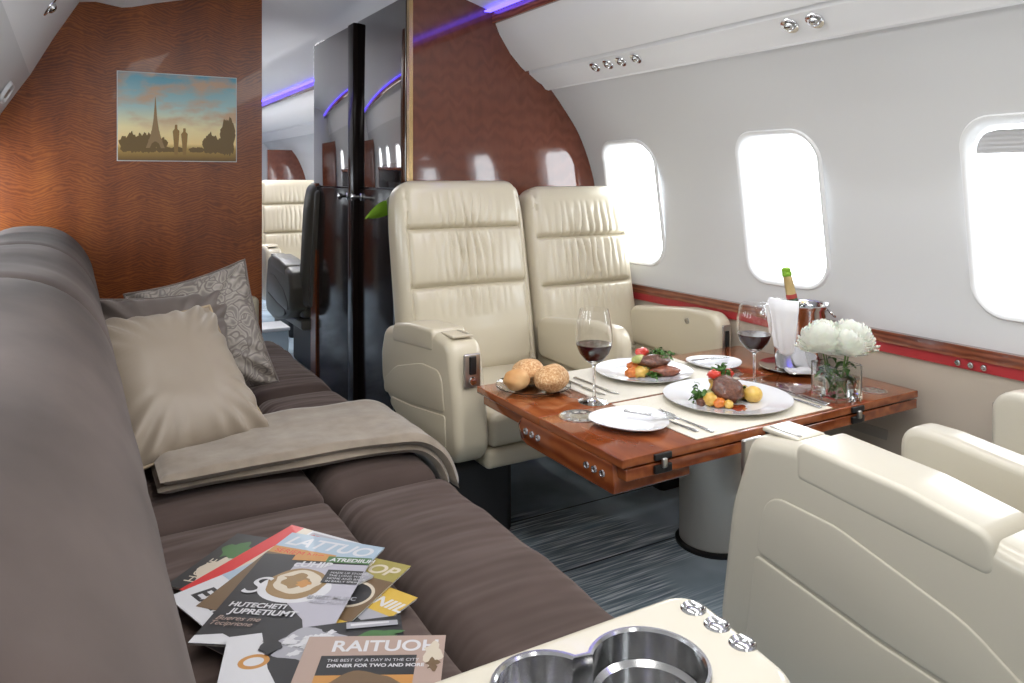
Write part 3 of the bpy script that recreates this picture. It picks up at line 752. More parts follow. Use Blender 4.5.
# union outline of the two cup wells (they share a throat)
def wells(grow=0):
    pts = []
    (x1, y1, r1), (x2, y2, r2) = cups; r1 += grow; r2 += grow
    ang = math.atan2(y2 - y1, x2 - x1); h1, h2 = R(34), R(38)
    for k in range(41):
        a = ang + h1 + (2 * math.pi - 2 * h1) * k / 40; pts.append((x1 + r1 * math.cos(a), y1 + r1 * math.sin(a)))
    for k in range(41):
        a = ang + math.pi + h2 + (2 * math.pi - 2 * h2) * k / 40; pts.append((x2 + r2 * math.cos(a), y2 + r2 * math.sin(a)))
    return pts
bm = bmesh.new(); ZT = .68
def ring(pts, z): return [bm.verts.new((x - ox, y - oy, z)) for x, y in pts]
rr_ = []
o0 = ring(offset(out, .022), ZT); layers = [o0]
for k in range(1, 8):
    a = R(90) * k / 7; layers.append(ring(offset(out, .022 * (1 - math.sin(a))), ZT - .030 * (1 - math.cos(a))))
layers.append(ring(out, .24)); layers.append(ring(offset(out, .02), .22))
for A, B in zip(layers, layers[1:]):
    for i in range(len(A)): bm.faces.new((A[i], A[(i + 1) % len(A)], B[(i + 1) % len(A)], B[i]))
bm.faces.new(list(reversed(layers[-1])))
wl = wells(.004); w0 = ring(wl, ZT); w1_ = ring(wl, ZT - .012)
for i in range(len(w0)): bm.faces.new((w0[i], w0[(i + 1) % len(w0)], w1_[(i + 1) % len(w0)], w1_[i]))
edges = [bm.edges.get((o0[i], o0[(i + 1) % len(o0)])) for i in range(len(o0))] + [bm.edges.get((w0[i], w0[(i + 1) % len(w0)])) for i in range(len(w0))]
bmesh.ops.triangle_fill(bm, use_beauty=True, use_dissolve=False, edges=edges)
bmesh.ops.recalc_face_normals(bm, faces=bm.faces)
me = bpy.data.meshes.new('armrest'); bm.to_mesh(me); bm.free(); me.materials.append(MATS['leather_light'])
me.polygons.foreach_set('use_smooth', [True] * len(me.polygons)); me.set_sharp_from_angle(angle=R(35))
arm = bpy.data.objects.new('armrest', me); COL.objects.link(arm); arm.parent = sofa; arm['label'] = 'cream leather armrest with two cup holders'
s = MB(); n_ = len(wl)
prof = [(.004, .002), (.003, .0035), (0, .0035), (-.002, .001), (-.002, -.028), (-.008, -.032), (-.008, -.068)]
V = []; F = []
for g_, dz in prof:
    for (x, y) in wells(g_): V.append((x - ox, y - oy, ZT + dz))
for j in range(len(prof) - 1):
    for i in range(n_): F.append((j * n_ + i, j * n_ + (i + 1) % n_, (j + 1) * n_ + (i + 1) % n_, (j + 1) * n_ + i))
F.append(tuple((len(prof) - 1) * n_ + i for i in range(n_)))
s.add(V, F); s.build('cup_holder', 'steel', arm, recalc=False, angle=30)
for k, (x, y) in enumerate(((.588, .617), (.588, .582), (.587, .546))):
    s = MB(); s.add(*lathe([(0, .0012), (.006, .0012), (.0085, -.0005), (.011, .0005), (.0125, .0018), (.0140, 0), (.014, -.004)], 24), M=T((x - ox, y - oy, ZT + .0005))); s.build('control_button', 'steel', arm)

# blanket ------------------------------------------------------
def sofa_s(s_):     # arc length along the seat top -> point, normal
    x = .16 + s_; z = .442
    if x < .755: return Vector((x, 0, z - .006 * abs((x - .52)) ** 0)), Vector((0, 0, 1))
    r = .085; a = (x - .755) / r
    if a < R(75): return Vector((.755 + r * math.sin(a), 0, z - .006 - r + r * math.cos(a))), Vector((math.sin(a), 0, math.cos(a)))
    e = x - .755 - r * R(75); return Vector((.755 + r * math.sin(R(75)) + e * .26, 0, z - .006 - r + r * math.cos(R(75)) - e)), Vector((.97, 0, .26))
def blanket_layer(h0, h1, s0, s1, y0, y1, seed, front_drop=0):
    V = []; F = []; nu, nv = 70, 30
    def edge(t): return max(0, 1 - max(0, (abs(t - .5) * 2 - .9) / .1) ** 2) ** .5
    for top in (1, 0):
        for j in range(nv + 1):
            for i in range(nu + 1):
                u, v = i / nu, j / nv
                ss = lerp(s0, s1, u)
                yv = lerp(y0, y1, v) + .014 * noise.noise(Vector((ss * 4, v, seed))) - front_drop * max(0, (u - .55)) ** 1.5 * (1 - v)
                p, nn_ = sofa_s(ss); e = min(edge(u), edge(v)); mid = (h0 + h1) / 2
                hh = mid + (h1 - mid) * e if top else mid - (mid - h0) * e
                if top: hh += .006 * noise.noise(Vector((ss * 9, yv * 9, seed))) * e
                V.append(p + nn_ * hh + Vector((0, yv, 0)))
    o = (nu + 1) * (nv + 1)
    for j in range(nv):
        for i in range(nu):
            a = j * (nu + 1) + i; F.append((a, a + 1, a + nu + 2, a + nu + 1)); F.append((o + a, o + a + nu + 1, o + a + nu + 2, o + a + 1))
    for i in range(nu):
        F.append((i, o + i, o + i + 1, i + 1)); a = nv * (nu + 1) + i; F.append((a, a + 1, o + a + 1, o + a))
    for j in range(nv):
        a = j * (nu + 1); F.append((a, a + nu + 1, o + a + nu + 1, o + a)); a += nu; F.append((a, o + a, o + a + nu + 1, a + nu + 1))
    return V, F
bl = tag(empty('throw_blanket', (.45, 2.1, .44)), 'folded beige plush throw blanket lying across the sofa seat', 'blanket')
for i, (h0, h1) in enumerate(((.0, .024), (.022, .048))):
    s = MB(); s.add(*blanket_layer(h0, h1, .01 + .004 * i, .74 + .012 * i, 1.86 - .004 * i, 2.22, i * 2.0, .22), M=Matrix.Translation((-.45, -2.1, -.44)))
    s.build('fold', 'blanket_plush', bl, angle=70)

# pillows ------------------------------------------------------
def pillow(name, mname, c, ex, ey, w, h, t, seed, pinch=.10, piping=None, wr=.009):
    """ex,ey: in-plane axes"""
    ex = Vector(ex).normalized(); ey = Vector(ey); ey = (ey - ex * ey.dot(ex)).normalized(); ez = ex.cross(ey)
    Mx = Matrix((ex, ey, ez)).transposed().to_4x4(); Mx.translation = Vector(c)
    root = empty(name); root.matrix_world = Mx; root.location = c; root.rotation_euler = Mx.to_euler()
    def pos(u, v, sgn):
        x = u * w / 2 * (1 - pinch * (1 - v * v)) ; y = v * h / 2 * (1 - pinch * (1 - u * u))
        th = t / 2 * (max(0, (1 - u ** 4) * (1 - v ** 4))) ** .55 * (1 - .25 * (u * u + v * v) / 2)
        e = (1 - u ** 2) * (1 - v ** 2)
        ang = math.atan2(v, u)
        wrk = wr * (1 - e) * (abs(u) * abs(v)) * 2.2 * math.sin(ang * 22 + seed) * (0 if th < 1e-5 else 1) + wr * .9 * noise.noise(Vector((u * 2.5, v * 2.5, seed + sgn))) * e
        return (x, y, sgn * (th + wrk * (min(1, th * 60))))
    K = 44; s = MB()
    ts = [math.sin(R(90) * (2 * i / K - 1)) * .35 + (2 * i / K - 1) * .65 for i in range(K + 1)]
    for sgn in (1, -1):
        V = [pos(ts[i], ts[j], sgn) for j in range(K + 1) for i in range(K + 1)]
        F = [(j * (K + 1) + i, j * (K + 1) + i + 1, (j + 1) * (K + 1) + i + 1, (j + 1) * (K + 1) + i) for j in range(K) for i in range(K)]
        if sgn < 0: F = [tuple(reversed(f)) for f in F]
        s.add(V, F)
    s.build('pillow_body', mname, root, recalc=False, angle=80)
    if piping:
        pts = []
        for q in range(4):
            for i in range(30):
                tt = -1 + 2 * i / 30; u, v = ((tt, -1), (1, tt), (-tt, 1), (-1, -tt))[q]
                x = u * w / 2 * (1 - pinch * (1 - v * v)); y = v * h / 2 * (1 - pinch * (1 - u * u)); pts.append((x, y, 0.0))
        s = MB(); s.add(*loop_tube(pts, .0045, 8)); s.build('piping', piping, root)
    return root
o = pillow('throw_pillow', 'embroidery', (.375, 2.66, .625), (.93, -.20, .26), (-.42, .30, .88), .38, .42, .14, 3.3, .08, 'taupe_velvet'); tag(o, 'silver grey pillow with raised lace pattern, behind the smooth satin one', 'pillow', 'sofa pillows')
o = pillow('throw_pillow', 'taupe_velvet', (.26, 2.58, .60), (.95, -.05, .03), (-.10, .42, .9), .40, .40, .13, 1.3, .08, 'taupe_velvet'); tag(o, 'dark taupe velvet pillow, farthest left behind the satin pillow', 'pillow', 'sofa pillows')
o = pillow('throw_pillow', 'satin', (.240, 2.200, .614), (.93, .32, .0), (-.20, .72, .67), .375, .46, .15, 6.1, .07, 'satin_piping'); tag(o, 'plain beige satin pillow in front, leaning with piped edge', 'pillow', 'sofa pillows')

# magazines ------------------------------------------------------
def cm(name, c): return name if name in MATS else mat(name, c, .42, coat=.06).name
for nm, c in (('ink_black', (.02, .02, .022)), ('ink_white', (.52, .52, .54)), ('ink_grey', (.30, .30, .33)), ('ink_lilac', (.36, .35, .40)), ('ink_red', (.50, .02, .02)), ('ink_green', (.05, .13, .04)),
              ('ink_olive', (.27, .23, .06)), ('ink_pink', (.34, .25, .21)), ('ink_blue', (.30, .38, .46)), ('ink_orange', (.42, .20, .05)), ('ink_brown', (.13, .08, .04)), ('ink_yellow', (.50, .33, .05)), ('ink_cream', (.50, .44, .35)), ('ink_cup', (.24, .15, .06))): cm(nm, c)
def magazine(cx, cy, z, ang, label, art, w=.205, h=.275, t=.0045):
    root = tag(empty('magazine', (cx, cy, z), R(ang)), label, 'magazine', 'magazines fanned out on the sofa')
    s = MB(); s.add(*rbox((0, 0, t * .45), (w - .003, h - .003, t * .8), .0008, 1)); s.build('pages', 'paper', root)
    s = MB(); zt = [t]
    s.add(*rbox((0, 0, t * .92), (w, h, .0008), .0003, 1), art['bg'])
    def rect(x0, y0, x1, y1, c): zt[0] += .00006; s.add([(x0 * w / 2, y0 * h / 2, zt[0]), (x1 * w / 2, y0 * h / 2, zt[0]), (x1 * w / 2, y1 * h / 2, zt[0]), (x0 * w / 2, y1 * h / 2, zt[0])], [(0, 1, 2, 3)], c)
    def poly(pts, c): zt[0] += .00006; s.add([(x * w / 2, y * h / 2, zt[0]) for x, y in pts], [tuple(range(len(pts)))], c)
    def disc(x, y, rx, ry, c, wob=0, sd=0): poly([(x + rx * (1 + wob * math.sin(5 * a + sd) + wob * .6 * math.sin(9 * a + 2 * sd)) * math.cos(a), y + ry * (1 + wob * math.sin(4 * a + sd)) * math.sin(a)) for a in [2 * math.pi * k / 36 for k in range(36)]], c)
    def text(b, x, y, size, c, shear=0, ang_=0, bold=0):
        zt[0] += .00008; V, F = text_geo(b, size, .00002, shear, 'LEFT', bold); s.add(V, F, c, T((x * w / 2, y * h / 2, zt[0]), (0, 0, R(ang_))))
    art['draw'](rect, poly, disc, text)
    s.build('cover', parent=root, smooth=False, recalc=False)
    return root
def d9(rect, poly, disc, text):
    rect(-1, .3, 1, 1, 'ink_black'); disc(-.3, .6, .5, .25, 'ink_cream', .2, 1); disc(.4, .7, .3, .2, 'ink_green', .2, 2); disc(.1, .1, .7, .3, 'ink_brown', .2, 3); text('HOME', -.8, .72, .03, 'ink_cream')
    rect(-1, -1, -.5, .2, 'ink_brown')
def d7(rect, poly, disc, text):
    rect(-1, -1, -.68, 1, 'ink_red'); rect(-.68, -1, -.45, 1, 'ink_cream'); rect(-.4, .2, .9, .95, 'ink_grey'); disc(.0, .55, .3, .25, 'ink_yellow', .15, 1); disc(-.1, -.3, .5, .3, 'ink_brown', .2, 4)
    text('SELHO', -.35, .78, .022, 'ink_red'); disc(-.2, -.75, .25, .15, 'ink_cream', .1)
def d8(rect, poly, disc, text):
    rect(-1, -1, 1, -.3, 'ink_white'); text('EXIIII', -.80, -.78, .052, 'ink_black', .15, 0, .0015); disc(.1, .2, .6, .35, 'ink_cup', .2, 2); rect(-1, -.3, -.2, .3, 'ink_blue'); disc(.35, .4, .3, .2, 'ink_orange', .2)
def d4(rect, poly, disc, text):
    rect(-1, .55, 1, 1, 'ink_olive'); text('ADOP', -.28, .66, .043, 'ink_cream', .2, 0, .001); rect(-1, -.4, 1, .55, 'ink_brown'); disc(.55, .12, .38, .30, 'ink_cream'); disc(.55, .12, .33, .25, 'ink_black'); rect(-1, -1, 1, -.4, 'ink_yellow')
def d5(rect, poly, disc, text):
    rect(-1, .5, 1, 1, 'ink_yellow'); text('IHINIIL', .0, .62, .035, 'ink_white', .2, 0, .001); rect(-1, -1, 1, .5, 'ink_grey'); disc(.3, .1, .5, .3, 'ink_black', .2, 1); text('AMERICA', -.4, -.5, .02, 'ink_white')
def d6(rect, poly, disc, text):
    rect(-1, .45, 1, 1, 'ink_blue'); text('LATTUO', -.90, .68, .046, 'ink_white', .25, 0, .001); rect(-1, .42, .3, .60, 'ink_orange'); text('SERIEM NIOR', -.9, .45, .02, 'ink_red'); rect(-1, -1, 1, .42, 'ink_brown'); disc(-.4, 0, .4, .3, 'ink_cream', .2)
def d3(rect, poly, disc, text):
    rect(-1, -1, 1, 1, 'ink_black'); poly([(-1, 1), (-.62, 1), (-.50, .1), (-.2, -1), (-1, -1)], 'ink_white'); disc(-.66, .30, .17, .17, 'ink_orange'); disc(-.66, .30, .11, .10, 'ink_white')
    disc(-.10, .55, .40, .38, 'ink_grey', .2, 1)
    for k in range(22): random.seed(k); disc(-.10 + random.uniform(-.30, .30), .55 + random.uniform(-.25, .25), .05, .05, 'ink_white', .3, k)
    disc(-.5, .62, .12, .2, 'ink_black', .2, 3)
    poly([(.35, .95), (.95, .85), (.95, .72), (.35, .78)], 'ink_grey'); poly([(.4, .9), (.85, .84), (.85, .80), (.4, .84)], 'ink_white'); disc(.7, .5, .26, .14, 'ink_green', .2)
def d2(rect, poly, disc, text):
    rect(-1, -1, 1, 1, 'ink_black'); poly([(-.30, .80), (1, .82), (1, -.95), (.75, -.95), (.45, -.45), (-.35, .15)], 'ink_lilac')
    poly([(-1, -1), (-.15, -.98), (-.6, -.80), (-1, -.86)], 'ink_white')
    disc(-.02, .20, .62, .34, 'ink_white'); disc(-.04, .30, .50, .36, 'ink_cup', .03); disc(-.04, .34, .40, .27, 'ink_cream', .05, 1); disc(-.08, .36, .24, .16, 'ink_cup', .2, 2); disc(.08, .30, .12, .08, 'ink_orange', .2, 1)
    rect(-.42, .86, .20, 1, 'ink_orange'); rect(.20, .84, 1, 1, 'ink_green'); text('ATREDIIUH', .26, .875, .0165, 'ink_white', .1, 0, .0005)
    text('cUHIB', -.32, .70, .026, 'ink_white', .1, 0, .0008)
    rect(.35, .34, .98, .66, 'ink_black')
    for k in range(4): text(['MADE UP STORIES', 'THE LONG WAY', 'HOME AND BACK', 'IN EARLY SPRING'][k], .42, .57 - .07 * k, .0085, 'ink_white')
    text('SHEET MUSIC', .30, -.02, .014, 'ink_grey', 0, 0, .0004); text('AND MORE', .38, -.12, .012, 'ink_grey')
    text('S', -.90, .02, .075, 'ink_white', .3); text('HUTECHETI', -.86, -.28, .018, 'ink_white', .1, 0, .0005); text('JUPRETIUMT', -.76, -.42, .020, 'ink_white', .1, 0, .0005); text('Bueres me', -.9, -.56, .017, 'ink_pink', .3); text('Teciprione', -.94, -.66, .016, 'ink_pink', .3)
def d1(rect, poly, disc, text):
    rect(-1, -1, 1, 1, 'ink_pink'); text('RAITUOH', -.62, .735, .036, 'ink_white', 0, 0, .0008); rect(-.72, .34, .62, .66, 'ink_black')
    text('THE BEST OF A DAY IN THE CITY', -.62, .56, .0088, 'ink_white'); text('DINNER FOR TWO AND MORE', -.60, .47, .0098, 'ink_white', 0, 0, .0003); rect(-.72, -.6, .62, .34, 'ink_orange'); disc(-.05, .1, .5, .3, 'ink_brown', .1)
    disc(.84, .66, .13, .2, 'ink_cream', .2, 2); disc(.86, .5, .08, .1, 'ink_brown', .3)
Z0 = .4280
mags = [(.315, 1.435, 44, d9, 'ink_cream', 'dark food magazine at the back left of the fan, mostly covered'),
        (.335, 1.415, -57, d7, 'ink_white', 'magazine with a bold red stripe along its edge'),
        (.305, 1.345, -72, d8, 'ink_grey', 'white magazine with tall black letters, left of the coffee cup cover'),
        (.345, 1.23, -62, d5, 'ink_grey', 'yellow and white magazine peeking out beside the olive one'),
        (.370, 1.298, -53, d4, 'ink_olive', 'olive magazine with a black cup and pale letters, far right of fan'),
        (.350, 1.362, -48, d6, 'ink_blue', 'light blue magazine with large white title letters'),
        (.302, 1.078, -17, d3, 'ink_black', 'black and white magazine showing a brass ring, under the pink one'),
        (.318, 1.288, -36, d2, 'ink_black', 'black and grey magazine with a large coffee cup, centre of the fan'),
        (.335, .972, -29, d1, 'ink_pink', 'dusty pink magazine with a black caption box, nearest the armrest')]
for i, (x, y, a, dr, bgc, lb) in enumerate(mags): magazine(x, y, Z0 + [0, 1, 2, 0, 1, 2, 4, 3, 5][i] * .0054, a, lb, {'bg': bgc, 'draw': dr}, *((.26, .20) if dr is d3 else ()))

# ------------------------------------------------------------------ table
TZ = .54
tb = tag(empty('dining_table', (1.555, 1.64, 0)), 'glossy mahogany folding table on a steel column, laid for a meal', 'table')
tx_, ty_ = 1.555, 1.64
for (ya, yb) in ((1.30, 1.6375), (1.6395, 1.98)):
    s = MB(); s.add(*rbox((.015, (ya + yb) / 2 - ty_, TZ - .0105), (1.075, yb - ya, .021), .003, 2)); s.build('tabletop_leaf', 'veneer_table', tb)
s = MB(); s.add(*rbox((0.02, 1.632 - ty_, TZ - .0385), (1.06, .66, .027), .003, 2)); s.build('lower_leaf', 'veneer_table', tb)
s = MB(); s.add(*box((0, 0, TZ - .0225), (.98, .62, .005))); s.build('leaf_gap', 'black_trim', tb, smooth=False)
ap = round_poly([(1.325, .452), (1.335, .520), (1.72, .520), (1.745, .497), (1.73, .462), (1.70, .452)], [.01, .006, .006, .01, .012, .01], 4)
s = MB(); s.add(*slab([(a - ty_, b) for a, b in ap], -.523, -.30, .004, 2, 'YZ')); apo = s.build('control_box', 'veneer_table', tb)
for k in (1.37, 1.40, 1.43, 1.64, 1.67, 1.70):
    s = MB(); s.add(*lathe([(0, .003), (.004, .003), (.0055, .005), (.008, .005), (.009, 0)], 18), M=T((-.5225, k - ty_, .488), (0, R(-90), 0))); s.build('button', 'chrome', apo)
for k in (1.145, 1.50, 1.83):
    s = MB(); s.add(*rbox((k - tx_, 1.2975 - ty_, TZ - .0105), (.05, .008, .014), .002, 2)); s.add(*rbox((k - tx_, 1.2975 - ty_, TZ - .038), (.05, .008, .018), .002, 2)); hg = s.build('hinge', 'black_trim', tb)
    s = MB(); s.add(*rbox((k - tx_, 1.292 - ty_, TZ - .024), (.014, .010, .022), .004, 3)); s.build('hinge_pin', 'brushed', hg)
s = MB(); s.add(*lathe([(.108, .012), (.108, .484)], 64, 1.764 - tx_, 1.759 - ty_)); s.build('column', 'column_metal', tb)
s = MB(); s.add(*lathe([(.120, 0), (.120, .008), (.112, .014), (.108, .014)], 64, 1.764 - tx_, 1.759 - ty_)); s.build('base_ring', 'black_trim', tb)
for (x, y, r) in ((1.128, 1.596, .053), (1.992, 1.365, .040)):
    s = MB(); s.add(*lathe([(r, -.002), (r, .0012), (r - .004, .002), (r - .006, .0012), (0, .0012)], 40, x - tx_, y - ty_), 'chrome')
    cupi = s.build('cup_inset', parent=tb); cupi.location.z = TZ
    s = MB()
    for k in range(10):
        a = 2 * math.pi * k / 10; V, F = lathe([(0, .0018), (.008, .0018), (.009, .0010)], 10, x - tx_ + r * .62 * math.cos(a), y - ty_ + r * .62 * math.sin(a)); s.add(V, F)
    e_ = s.build('drain_hole', 'brushed', cupi)

TP = TZ + .0002
# placemats
for (x0, x1, y0, y1, lb) in ((1.26, 1.745, 1.312, 1.632, 'cream cloth placemat on the near side of the table'), (1.25, 1.76, 1.645, 1.975, 'cream cloth placemat on the far side of the table')):
    s = MB(); s.add(*rbox((0, 0, .0013), (x1 - x0, y1 - y0, .0026), .001, 2)); o = s.build('placemat', 'mat_cloth', loc=((x0 + x1) / 2, (y0 + y1) / 2, TP)); tag(o, lb, 'placemat', 'placemats')
PM = TP + .0028
def plate_mesh(r, mname='porcelain', fr=None, dz=.0):
    k = r
    prof = [(0, .003), (k * .58, .003), (k * .63, .0055), (k * .70, .010), (k * .98, .016), (k, .0175), (k * .985, .0150), (k * .70, .0065), (k * .60, .0), (0, 0)]
    s = MB(); s.add(*lathe(prof, 72, 0, 0, fr)); return s
def dinner_plate(x, y, r, lb):
    o = plate_mesh(r).build('dinner_plate', 'porcelain', loc=(x, y, PM), angle=50); tag(o, lb, 'plate', 'dinner plates'); return o
dinner_plate(1.545, 1.492, .171, 'large white dinner plate with steak and potatoes, nearer the camera')
dinner_plate(1.53, 1.822, .149, 'large white dinner plate with meat and greens, farther from the camera')
def food(kind, x, y, z, mname, s_, lb, cat, rough=.15, freq=2.5, rot=0, group=None, tilt=0):
    s = MB(); s.add(*blob((0, 0, 0), s_, rough, freq, 3, random.random() * 9)); o = s.build(kind, mname, loc=(x, y, z), rot=(tilt, 0, rot), angle=80)
    tag(o, lb, cat, group); return o
def greens(x, y, z, lb, R0=.03, n_=26, hgt=.03, mname='herb', sd=0):
    rnd = random.Random(sd); s = MB()
    for k in range(n_):
        a = rnd.uniform(0, 2 * math.pi); rr2 = rnd.uniform(.1, 1) * R0; l_ = rnd.uniform(.010, .020); w_ = l_ * .35
        c_ = Vector((rr2 * math.cos(a), rr2 * math.sin(a), rnd.uniform(.0, 1) * hgt * (1 - rr2 / R0 * .5)))
        Mx = T(c_, (rnd.uniform(-1, 1), rnd.uniform(-.9, .6), a))
        V, F = grid_surf(lambda u, v: ((u - .2) * l_, (v - .5) * 2 * w_ * math.sin(math.pi * min(1, u * .92 + .08)), .003 * math.sin(u * 5) + .004 * abs(v - .5)), 6, 3); s.add(V, F, M=Mx)
    s.add(*blob((0, 0, hgt * .25), (R0 * .5, R0 * .45, hgt * .4), .4, 4, 2))
    o = s.build('herb_garnish', mname, loc=(x, y, z), recalc=False); tag(o, lb, 'garnish', None, 'stuff'); return o
random.seed(11); P0 = PM + .003
# near plate
food('vegetable_bed', 1.535, 1.500, P0 + .014, 'pale_green', (.050, .034, .022), 'pale vegetable mound propping up the steak', 'vegetable', .3, 3)
food('steak', 1.525, 1.468, P0 + .040, 'steak', (.046, .037, .020), 'dark glazed steak on the nearer plate', 'meat', .22, 1.7, R(-15), tilt=R(48))
for i, (dx, dy, sx, lb) in enumerate(((.058, -.034, .026, 'yellow potato at the front right of the nearer plate'), (.084, -.014, .020, 'smaller yellow potato at the right of the nearer plate'), (.062, .004, .022, 'yellow potato half behind the front one on the nearer plate'))):
    food('potato', 1.535 + dx, 1.478 + dy, P0 + sx * .8, 'potato', (sx, sx * .85, sx * .85), lb, 'potato', .08, 1, random.random() * 3, 'potatoes on the nearer plate')
food('carrot_piece', 1.478, 1.455, P0 + .012, 'carrot', (.017, .015, .013), 'orange carrot piece left of the steak on nearer plate', 'vegetable', .3)
food('golden_vegetable', 1.466, 1.475, P0 + .018, 'potato', (.020, .017, .016), 'golden vegetable piece beside the green stalks at left of nearer plate', 'vegetable', .3)
food('golden_vegetable', 1.495, 1.438, P0 + .010, 'potato', (.013, .012, .011), 'small golden piece in front of the steak on the nearer plate', 'vegetable', .3)
food('mushroom_piece', 1.445, 1.488, P0 + .010, 'steak', (.013, .013, .011), 'small dark piece at the left end of the nearer plate food', 'vegetable', .3)
food('tomato_piece', 1.520, 1.515, P0 + .068, 'tomato', (.022, .016, .012), 'red tomato piece behind the steak, left of the herb sprig', 'vegetable', .3)
food('tomato_piece', 1.572, 1.512, P0 + .064, 'tomato', (.016, .012, .013), 'red tomato piece behind the steak, right of the herb sprig', 'vegetable', .3)
food('vegetable_mound', 1.545, 1.518, P0 + .040, 'potato', (.034, .022, .020), 'light vegetable pieces stacked behind the steak', 'vegetable', .4, 3)
greens(1.548, 1.515, P0 + .066, 'green herb sprig on top of the nearer plate of food', .022, 34, .026, sd=1)
greens(1.452, 1.502, P0 + .008, 'green stalks at the left of the steak on the nearer plate', .014, 36, .050, sd=2)
greens(1.578, 1.472, P0 + .012, 'green broccoli sprig between the steak and potatoes', .014, 26, .030, sd=8)
s = MB(); s.add(*lathe([(0, .0025), (.018, .0022), (.025, 0)], 28, 0, 0, lambda a: 1 + .3 * math.sin(2 * a) + .15 * math.sin(5 * a))); o = s.build('sauce_drop', 'sauce', loc=(1.520, 1.425, P0 + .0003)); tag(o, 'red brown sauce spot in front of the steak', 'sauce', None, 'stuff')
# far plate
food('vegetable_bed', 1.55, 1.828, P0 + .018, 'pale_green', (.048, .028, .020), 'pale vegetable mound under the meat of the farther plate', 'vegetable', .3, 3)
food('meat_slice', 1.550, 1.808, P0 + .040, 'steak', (.058, .026, .020), 'long dark meat slice lying on top of the farther plate', 'meat', .2, 1.6, R(-34), tilt=R(15))
food('meat_slice', 1.572, 1.770, P0 + .015, 'steak_side', (.048, .024, .017), 'reddish brown meat slice at the front of the farther plate', 'meat', .3, 2, R(-28))
food('carrot_piece', 1.478, 1.812, P0 + .013, 'carrot', (.026, .018, .015), 'orange carrot chunk at the left of the farther plate', 'vegetable', .35, 3)
food('golden_vegetable', 1.500, 1.800, P0 + .014, 'potato', (.026, .018, .016), 'golden roasted vegetable beside the carrot on the farther plate', 'vegetable', .4, 3)
food('carrot_piece', 1.505, 1.835, P0 + .022, 'carrot', (.026, .018, .016), 'orange carrot chunk behind the golden piece on the farther plate', 'vegetable', .35, 3)
food('courgette_slice', 1.512, 1.822, P0 + .048, 'pale_green', (.034, .010, .013), 'pale green courgette slice leaning on the farther plate', 'vegetable', .05, 1, R(10), tilt=R(-25))
food('tomato_piece', 1.540, 1.842, P0 + .062, 'tomato', (.024, .015, .014), 'red tomato piece on top of the farther plate', 'vegetable', .3)
greens(1.592, 1.825, P0 + .036, 'long herb leaves over the right of the farther plate', .042, 90, .036, sd=3)
greens(1.525, 1.772, P0 + .001, 'green leaf at the front of the farther plate', .018, 24, .014, sd=4)
# small bread plates
def small_plate(x, y, r, lb, shape, rz=0, mname='porcelain'):
    o = plate_mesh(r, mname, shape).build('bread_plate', mname, loc=(x, y, TP), rot=(0, 0, rz), angle=50); tag(o, lb, 'plate', 'small side plates'); return o
lobed = lambda a: 1 + .06 * math.cos(3 * a)
small_plate(1.20, 1.478, .098, 'small white side plate with a butter knife, nearest table corner', lobed, .5)
small_plate(1.805, 1.795, .088, 'small white side plate with a knife, at the far right near the bucket', lobed, .1)
k = .108
s = MB(); s.add(*lathe([(0, .004), (k * .62, .004), (k * .75, .008), (k * .98, .017), (k, .019), (k * 1.0, .015), (k * .75, .004), (k * .6, 0), (0, 0)], 64, 0, 0, lambda a: 1 + .012 * math.cos(24 * a))); o = s.build('glass_plate', 'glass_thick', loc=(1.153, 1.858, TP), angle=50); tag(o, 'clear pressed glass plate holding three bread rolls', 'plate')
for (x, y, z, sx, sy, sz, mt, lb, rz) in ((1.100, 1.864, .033, .041, .035, .030, 'crust', 'small smooth golden bread roll at the left of the glass plate', .3), (1.165, 1.905, .040, .056, .048, .036, 'crust_seeded', 'seeded round bread roll at the back of the glass plate', .8), (1.185, 1.812, .039, .060, .046, .037, 'crust_seeded', 'big crusty bread roll at the front right of the glass plate', .45)):
    s = MB(); s.add(*blob((0, 0, 0), (sx, sy, sz), .10, 1.6, 4, sx * 50)); o = s.build('bread_roll', mt, loc=(x, y, TP + z + .0035 - (sz - .027) * .2), rot=(0, 0, rz)); tag(o, lb, 'bread roll', 'bread rolls')
# cutlery
def knife(x, y, z, rz, lb, l_=.19, pitch=0):
    o_ = [(-l_ / 2, -.004), (-l_ * .05, -.0048), (-l_ * .03, -.003), (.0, -.0075), (l_ * .36, -.0085), (l_ * .49, .002), (l_ * .46, .0055), (.0, .0045), (-l_ * .03, .003), (-l_ * .05, .0048), (-l_ / 2, .0055)]
    root = tag(empty('knife', (x, y, z), rot=(0, pitch, rz)), lb, 'knife', 'knives on the table')
    hnd = round_poly([(-l_ / 2, -.0055), (-l_ * .02, -.004), (-l_ * .02, .004), (-l_ / 2, .0055)], .0025, 3)
    bld = round_poly([(-l_ * .02, -.0035), (l_ * .02, -.008), (l_ * .38, -.009), (l_ * .5, .003), (l_ * .45, .005), (-l_ * .02, .0035)], .002, 3)
    s = MB(); s.add(*slab(hnd, 0, .0055, .0022, 3)); s.build('handle', 'steel', root)
    s = MB(); s.add(*slab(bld, .0015, .0032, .0005, 1)); s.build('blade', 'steel', root)
